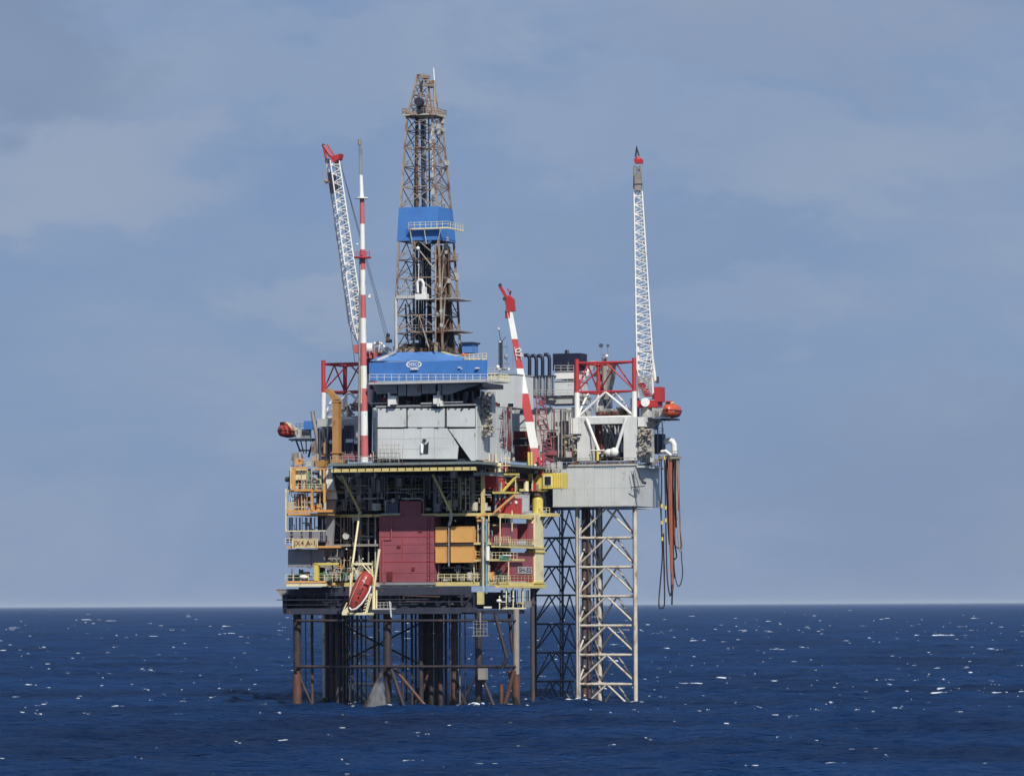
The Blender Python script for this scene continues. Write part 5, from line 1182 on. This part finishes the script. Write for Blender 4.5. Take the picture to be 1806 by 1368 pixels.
for i in range(20): mb.box(636,648+i*3.2,640,650+i*3.2,BM-.6,BM-.3)
mb.build('climbing_step', M_['cream'], t)

# ================================================================== CRANES
def lattice_boom(t, p0, p1, w0, w1, n, r1, r2, mat, side=V3((1,0,0)), name='boom'):
    p0, p1 = V3(p0), V3(p1); ax_ = (p1-p0).normalized(); x = (side - ax_*side.dot(ax_)).normalized(); y = ax_.cross(x).normalized()
    def pt(i, tq): 
        sx, sy = ((-1,-1),(1,-1),(1,1),(-1,1))[i]; w_ = w0*(1-tq) + w1*tq
        w_ *= min(1, .25 + tq*7) if w0 < w1*3 else 1; w_ = max(w_, .2)
        return p0.lerp(p1, tq) + x*sx*w_/2 + y*sy*w_/2
    for i in range(4):
        mb = MB()
        for k in range(n): mb.tube(pt(i,k/n), pt(i,(k+1)/n), r1, n=6, cap=False)
        mb.build(name+'_chord', M_[mat], t)
    mb = MB()
    for i in range(4):
        j = (i+1)%4
        for k in range(n):
            a_, b_ = (i,j) if k%2 else (j,i); mb.tube(pt(a_,k/n), pt(b_,(k+1)/n), r2, n=5, cap=False)
            if k%2: mb.tube(pt(i,k/n), pt(j,k/n), r2, n=5, cap=False)
    mb.build(name+'_lacing', M_[mat], t)
# left crane
t = thing('lattice_crane', 'crane with leaning white lattice boom and red head, left of the banded mast', 'crane', W(652,650,BH-4))
BL = 14.0
lattice_boom(t, W(632,600,BL), W(587,284,BL), 2.05, 1.75, 40, .14, .07, 'white', side=V3((1,.45,0)))
mb = MB(); mb.poly([W(581,277,BL-1),W(599,271,BL-1),W(597,280,BL-1),W(588,287,BL-1)], AB(0,2,0)-AB(0,0,0)); mb.tube(W(570,256,BL), W(583,276,BL), .3,.3); mb.tube(W(577,255,BL), W(590,275,BL), .14); mb.tube(W(571,258,BL), W(576,284,BL), .22); mb.build('red_head', M_['red'], t)
MB().tube(W(571,254,BL), W(570,259,BL), .3).tube(W(577,287,BL), W(578,280,BL), .4).build('head_sheave', M_['slate'], t)
MB().poly([W(577,305,BL-1.2),W(586,303,BL-1.2),W(593,337,BL-1.2),W(582,340,BL-1.2)], AB(0,1.4,0)-AB(0,0,0)).build('hook_guard', M_['dark'], t)
mb = MB(); mb.ball(W(576,320,BL-2),.4); mb.tube(W(572,318,BL-2), W(582,322,BL-2), .12); mb.tube(W(576,284,BL-1), W(576,330,BL-2), .04, n=4); mb.tube(W(569,328,BL-1.6), W(569,300,BL-1.6),.04, n=4); mb.build('hook_block', M_['derr'], t)
mb = MB()
for dx_ in (0,3,6): mb.tube(W(598,278,BL), W(680+dx_,596,BL+2), .05, n=4)
for a_, b_ in ((610,626),(622,634),(628,636)): mb.tube(W(a_,520,BL), W(b_,640,BL), .06, n=4)
mb.build('pendant_wire', M_['slate'], t)
mb = MB(); mb.poly([W(655,618,BL),W(664,612,BL),W(692,628,BL),W(688,634,BL),W(660,640,BL)], AB(0,2,0)-AB(0,0,0)); mb.build('machinery_deck', M_['ltgrey'], t)
mb = MB(); mb.tube(W(660,606,BL), W(672,604,BL), .3); mb.tube(W(672,604,BL), W(684,620,BL), .22); mb.tube(W(672,604,BL), W(664,622,BL), .2); mb.tube(W(682,612,BL), W(690,618,BL),.2); mb.build('gantry', M_['white'], t)
MB().tube(W(683,602,BL+1), W(685,588,BL+1), .32).box(680,598,688,604,BL,BL+1).build('luffing_sheave', M_['derd'], t)
mb = MB(); mb.tube(W(651,614,BL-3)-V3((1.2,0,0)), W(651,614,BL-3)+V3((.6,0,0)), .95, n=18); mb.build('winch_drum', M_['white'], t)
mb = MB(); 
for x_ in (641,650,658): mb.tube(W(x_,608,BL-3.6), W(x_+2,626,BL-3.6), .14)
mb.box(623,608,630,622,BL-2,BL); mb.box(640,622,662,632,BL-3,BL); mb.build('red_bracket', M_['redl'], t)
MB().tube(W(648,812,BL), W(650,632,BL), .8, n=16).build('pedestal', M_['slate'], t)
# right crane
t = thing('lattice_crane', 'crane with an upright white lattice boom and red tip at the right of the rig', 'crane', W(1143,735,BH+5))
BR_ = BH+5
lattice_boom(t, W(1139,692,BR_), W(1125,338,BR_), 3.2, 1.5, 44, .16, .08, 'white')
lattice_boom(t, W(1125,338,BR_), W(1124,292,BR_), 1.5, 1.1, 6, .13, .07, 'conc', name='tip_section')
mb = MB(); mb.box(1119,306,1130,336,BR_-1.4,BR_-.8); mb.box(1119,321,1131,324,BR_-1.6,BR_-.7); mb.build('hook_guard', M_['conc'], t)
mb = MB(); mb.ball(W(1125,282,BR_), .6, sc=(1.1,1,1)); mb.tube(W(1117,283,BR_), W(1132,283,BR_), .08); mb.box(1119,281,1131,288,BR_-.6,BR_+.6); mb.build('red_head', M_['red'], t)
mb = MB(); mb.tube(W(1121,277,BR_), W(1123,261,BR_), .16); mb.tube(W(1127,275,BR_), W(1123,261,BR_), .14); mb.tube(W(1123,263,BR_), W(1122.7,258,BR_), .1); mb.build('tip_spike', M_['dark'], t)
mb = MB(); mb.tube(W(1146,600,BR_+1), W(1156,674,BR_+1), .3); mb.tube(W(1147,610,BR_+1), W(1152,704,BR_+1), .25); mb.tube(W(1127,700,BR_-1.5), W(1125,606,BR_-1), .2); mb.tube(W(1143,620,BR_), W(1128,690,BR_), .16); mb.build('gantry', M_['white'], t)
mb = MB(); mb.tube(W(1146,594,BR_), W(1153,594,BR_), .07); mb.tube(W(1152,594,BR_), W(1152,583,BR_), .06); mb.tube(W(1133,288,BR_+.5), W(1148,600,BR_+1), .05, n=4); mb.tube(W(1119,300,BR_-.5), W(1120,345,BR_-.5), .06, n=4); mb.build('pendant_wire', M_['grey'], t)
mb = MB(); mb.box(1154,682,1164,708,BR_-1,BR_+2); mb.box(1120,706,1158,718,BR_-1.5,BR_+2); mb.build('red_house', M_['red'], t)
mb = MB()
for i in range(12): mb.tube(W(1124+i*.4,664+i*3.6,BR_-1.7), W(1150,662+i*3.6,BR_-1.7), .1 , n=5)
mb.build('luffing_ropes', M_['ltgrey'], t)
mb = MB()
for i in range(8): mb.tube(W(1126+i*1.5,676+i*3,BR_-1.9), W(1137+i*1.8,676+i*3,BR_-1.9), .1, n=5)
mb.build('red_rungs', M_['red'], t)
MB().tube(W(1138,709,BR_-2.4), W(1138,709,BR_-2.1), .82, n=24).build('white_disc', M_['white'], t)
MB().tube(W(1142,815,BR_), W(1142,718,BR_), 1.3, n=18).build('pedestal', M_['ltgrey'], t)
MB().tube(W(1160,664,BR_), W(1160,676,BR_), .25).box(1112,702,1122,735,BR_+1,BR_+3).build('dark_unit', M_['slate'], t)
# central box boom crane
AY = AR+.2
t = thing('box_boom_crane', 'yellow pedestal crane with leaning red and white box boom', 'crane', W(948,908,BD))
BB = BD - 1
seg = [(549,598,'white'),(598,650,'red'),(650,694,'white'),(694,744,'red'),(744,790,'white'),(790,828,'redl')]
def bxm(y_): return 899 + (y_-549)*(949-899)/(828-549.)
def bwd(y_): return .95 + max(0,(y_-549))/(744-549.)*.62 if y_ < 744 else 1.57 - (y_-744)/84*.15
for y0,y1,m in seg:
    mb = MB(); P = []
    for y_ in (y1,y0):
        q = W(bxm(y_), y_, BB); w_ = bwd(y_)/2; P.append([q+V3((-w_,-w_,0)), q+V3((w_,-w_,0)), q+V3((w_,w_,0)), q+V3((-w_,w_,0))])
    mb.hexa(P[0], P[1]); mb.build('boom_section', M_[m], t)
mb = MB(); mb.poly([W(888,523,BB-.5),W(897,521,BB-.5),W(904,527,BB-.5),W(906,548,BB-.5),W(895,550,BB-.5)], AB(0,1.2,0)-AB(0,0,0)); mb.beam(W(882,505,BB), W(893,524,BB), .5,.5); mb.beam(W(895,508,BB),W(902,526,BB),.15,.2); mb.box(891,548,899,561,BB-.6,BB+.4); mb.build('boom_head', M_['red'], t)
MB().tube(W(882,503,BB-.3), W(882,503,BB+.5), .35).tube(W(890,527,BB-.8), W(890,527,BB+.4), .38).tube(W(901,513,BB), W(899,520,BB), .15).build('head_sheave', M_['dark'], t)
mb = MB(); mb.path([W(890,527,BB-.8), W(893,540,BB-.8), W(892,560,BB-.8)], .08); mb.ball(W(893,549,BB-.8),.25); mb.build('hook_block', M_['derd'], t)
fp = W(916,621,BB-.75); 
fr = MB(); d_ = (W(bxm(640),640,BB)-W(bxm(600),600,BB)).normalized(); up = -d_; sx_ = V3((1,0,0))
text_part('boom_marking', '07', M_['white'], t, W(914.5,622,BB-.78), 1.7, False, .02, 1.0, vert=R(-78))
mb = MB()
for ox in (-.42,.42): mb.tube(W(911.5,612,BB-.8)+V3((ox,0,0)), W(915.5,635,BB-.8)+V3((ox,0,0)), .05)
mb.build('marking_frame', M_['white'], t)
mb = MB(); pr = [(953,700),(957,740),(963,775),(968,806),(972,830)]
for ox in (-.8,.8): mb.path([W(x_,y_,BB+.5)+V3((ox,0,0)) for x_,y_ in pr], .09, 6)
for (xa,ya),(xb,yb) in zip(pr,pr[1:]):
    for k in range(4): 
        f = k/4; g_ = (k+1)/4; mb.tube(W(xa+(xb-xa)*f,ya+(yb-ya)*f,BB+.5)+V3((-.9,0,0)), W(xa+(xb-xa)*g_,ya+(yb-ya)*g_,BB+.5)+V3((.9,0,0)), .08, n=5); mb.tube(W(xa+(xb-xa)*f,ya+(yb-ya)*f,BB+.5)+V3((-.9,0,0)), W(xa+(xb-xa)*f,ya+(yb-ya)*f,BB+.5)+V3((.9,0,0)), .08, n=5)
mb.box(950,705,956,716,BB,BB+1); mb.box(966,794,976,802,BB,BB+2); mb.build('red_lattice_gantry', M_['redw'], t)
mb = MB(); mb.tube(W(938,822,BB), W(946,828,BB), .1); mb.tube(W(932,797,BB-1.5), W(934,866,BB-1.5), .22); mb.tube(W(937,797,BB-1.5), W(938,866,BB-1.5), .22); mb.poly([W(932,866,BB-1.4),W(960,866,BB-1.4),W(958,834,BB-1.4),W(948,836,BB-1.4),W(938,852,BB-1.4)], AB(0,1.4,0)-AB(0,0,0)); mb.build('slew_frame', M_['yellow'], t)
mb = MB(); mb.box(957,834,991,861,BB-1.8,BB+1.6)
for x_ in (977,981,985,989): mb.box(x_,835,x_+.8,860,BB-1.95,BB-1.8)
mb.box(929,812,933,822,BB-1,BB); mb.box(929,828,933,838,BB-1,BB); cb = mb.build('cab', M_['yellow'], t)
fr = MB().box(958.5,838,973.5,857,BB-1.9,BB-1.8).build('cab_window', M_['cream'], cb); fr.parent = cb
pn = MB().box(960.5,840,971.5,855,BB-1.96,BB-1.9).build('pane', M_['glass'], cb); pn.parent = cb
MB().tube(W(947,874,BB), W(947,862,BB), 1.3, n=20).box(936,862,958,865,BB-1.4,BB+1.4).build('slew_ring', M_['derd'], t)
mb = MB(); mb.tube(W(948,908,BB), W(948,880,BB), 1.0, n=24); mb.tube(W(948,880,BB), W(948,872,BB), 1.0,.72, n=24); mb.build('pedestal', M_['yellow'], t)
mb = MB(); mb.rail(W(958,833,BB-1.6), W(990,833,BB-1.6), 1.1,.6,.06); 
for i in range(9): q = ab(rnd.uniform(962,990),833,BB); mb.bx(q[0],q[0]+rnd.uniform(.2,.7),BB-1.2,BB,q[2],q[2]+rnd.uniform(.5,2.2))
mb.build('roof_machinery', M_['ltgrey'], t)
mb = MB(); mb.tube(W(944,818,BB-1), W(946,834,BB-1), .35); mb.build('luffing_cylinder', M_['white'], t)
mb = MB(); mb.tube(W(950,806,BB-1.6), W(955,838,BB-1.6), .3); mb.tube(W(957,800,BB-.4), W(960,838,BB-.4), .2); mb.build('red_ram', M_['red'], t)
mb = MB(); mb.tube(W(952,915,BB-1), W(966,905,BB+2), .2); mb.tube(W(978,905,BB+2),W(962,930,BB),.22); mb.build('knee_brace', M_['dark'], t)
MB().box(962,874,972,905,BH+3,BH+5).build('x', M_['slate'], hu).name = 'shade_painted_recess'  # slate box gives the hull recess its shade by colour

# ================================================================== HOSES right
t = thing('hose_station', 'white curved pipe and rack from which the hoses hang at the right of the hull', 'hose rack', W(1180,812,BH+8))
mb = MB(); mb.path([W(1173,781,BH+8),W(1175,778,BH+8),W(1180,776,BH+8),W(1186,778,BH+8),W(1189,784,BH+8),W(1189.5,800,BH+8)], .5, 12); mb.path([W(1166,796,BH+7),W(1174,795,BH+7),W(1184,803,BH+7)], .28); mb.build('gooseneck', M_['white'], t)
mb = MB(); mb.box(1160,805,1196,809,BH+7,BH+9); mb.rail(W(1162,805,BH+7), W(1196,805,BH+7), 1.0,.6,.07); mb.beam(W(1120,826,BH+7), W(1162,812,BH+7), .5,.6); mb.tube(W(1196,804,BH+8), W(1197,900,BH+8), .14); mb.build('rack', M_['conc'], t)
def hose(lbl, pts, r, m, B=BH+7.5, extra=None):
    t = thing('hanging_hose', lbl, 'hose', W(*pts[0],B), 'hoses hanging from the right side of the hull')
    P = [W(x_,y_,B) for x_,y_ in pts]; Q = []
    for i in range(len(P)-1):                    # Catmull-Rom through the points
        p0,p1,p2,p3 = P[max(0,i-1)],P[i],P[i+1],P[min(len(P)-1,i+2)]
        for k in range(5):
            u = k/5; Q.append(.5*((2*p1)+(p2-p0)*u+(2*p0-5*p1+4*p2-p3)*u*u+(3*p1-p0-3*p2+p3)*u**3))
    Q.append(P[-1]); MB().path(Q, r, 7).build('hose_line', M_[m], t)
    mb = MB(); mb.tube(P[0]+V3((0,0,.3)), P[0]-V3((0,0,.5)), r*1.6, n=8)
    for x_,y_ in (extra or ()): q = W(x_,y_,B-.1); mb.tube(q+V3((0,0,.35)), q-V3((0,0,.35)), r*1.7, n=8)
    mb.build('coupling', M_['yellow' if extra else 'jdark'], t)
hose('thick red brown hose in the middle of the bundle hanging nearly to the horizon', [(1183,808),(1183,870),(1184,930),(1185,980),(1186,1040)], .3, 'hoser')
hose('black hose left of the thick red hose with yellow couplings', [(1166,808),(1167,860),(1166,900),(1167,940),(1168,985),(1162,1062),(1167,1072),(1172,1062),(1171,1000),(1170,940)], .13, 'hose', extra=((1167,892),(1167,921),(1168,950)))
hose('second black hose from the left with pale couplings, ending in a short tail', [(1172,806),(1173,850),(1174,900),(1175,960),(1177,1020),(1182,1050),(1186,1030)], .13, 'hose', BH+7.1, extra=((1174,895),(1174,917)))
hose('dark straight hose just right of the thick red hose', [(1190,808),(1190,870),(1188,920),(1187,1000),(1185,1066)], .16, 'hose')
hose('red brown hose looping out at the right edge of the bundle', [(1194,812),(1196,860),(1200,940),(1202,962),(1196,966),(1191,955),(1190,900)], .12, 'hoser', BH+7.8)
hose('black hose with the widest loop at the far right', [(1197,812),(1198,880),(1202,980),(1204,1010),(1200,1030),(1194,1030),(1189,1000),(1187,940)], .1, 'hose', BH+8.2)
hose('thin black hose behind the bundle ending in a small low loop', [(1178,808),(1180,880),(1186,930),(1192,970),(1193,982),(1188,984),(1184,960)], .14, 'hose', BH+8.4)

for lbl, pts, r_, m, B in (
 ('brown hose pressed against the left of the thick red hose', [(1179,806),(1180,850),(1181,920),(1183,990),(1184,1012)], .17, 'hoser', BH+7.0),
 ('black hose directly behind the thick red hose, slightly thicker', [(1187,806),(1186,850),(1187,900),(1186,960),(1188,1020)], .22, 'hose', BH+8.6),
 ('grey hose second from the right edge of the bundle', [(1194,806),(1193,860),(1194,905),(1196,950),(1200,972),(1203,960),(1200,930)], .13, 'conc', BH+7.3),
 ('dark brown hose with a bend at the hull bottom level', [(1176,806),(1175,840),(1177,880),(1179,930),(1181,960)], .18, 'derd', BH+8.0),
 ('stout black hose hanging short between red hose and right edge', [(1191,806),(1192,850),(1191,890),(1193,930)], .24, 'hose', BH+7.9),
 ('thin pale hose along the left edge of the bundle', [(1163,806),(1163,850),(1165,900),(1169,950),(1172,1000),(1172,1052)], .09, 'conc', BH+8.0)):
    hose(lbl, pts, r_, m, B)
# ------------------------------------------------------------------ sea air
hz = bpy.data.materials.new('sea_haze'); hz.use_nodes = True; nt = hz.node_tree; nt.nodes.remove(nt.nodes['Principled BSDF'])
pv = nt.nodes.new('ShaderNodeVolumePrincipled'); pv.inputs['Color'].default_value = (.72,.83,.97,1); pv.inputs['Density'].default_value = 0.8e-5
nt.links.new(pv.outputs['Volume'], nt.nodes['Material Output'].inputs['Volume'])
mb = MB(); E = 299000.0
q = [(-E,-E),(E,-E),(E,E),(-E,E)]; mb.hexa([V3((x,y,-6)) for x,y in q], [V3((x,y,125)) for x,y in q])
o = mb.build('haze', hz, kind='stuff'); o['label'] = 'thin blue sea haze softening the horizon'
# ------------------------------------------------------------------ tidy
for o in bpy.data.objects:
    if '_w' in o.keys(): del o['_w']
    if o.type == 'MESH' and o.parent is None and 'label' not in o.keys(): o['label'] = o.name
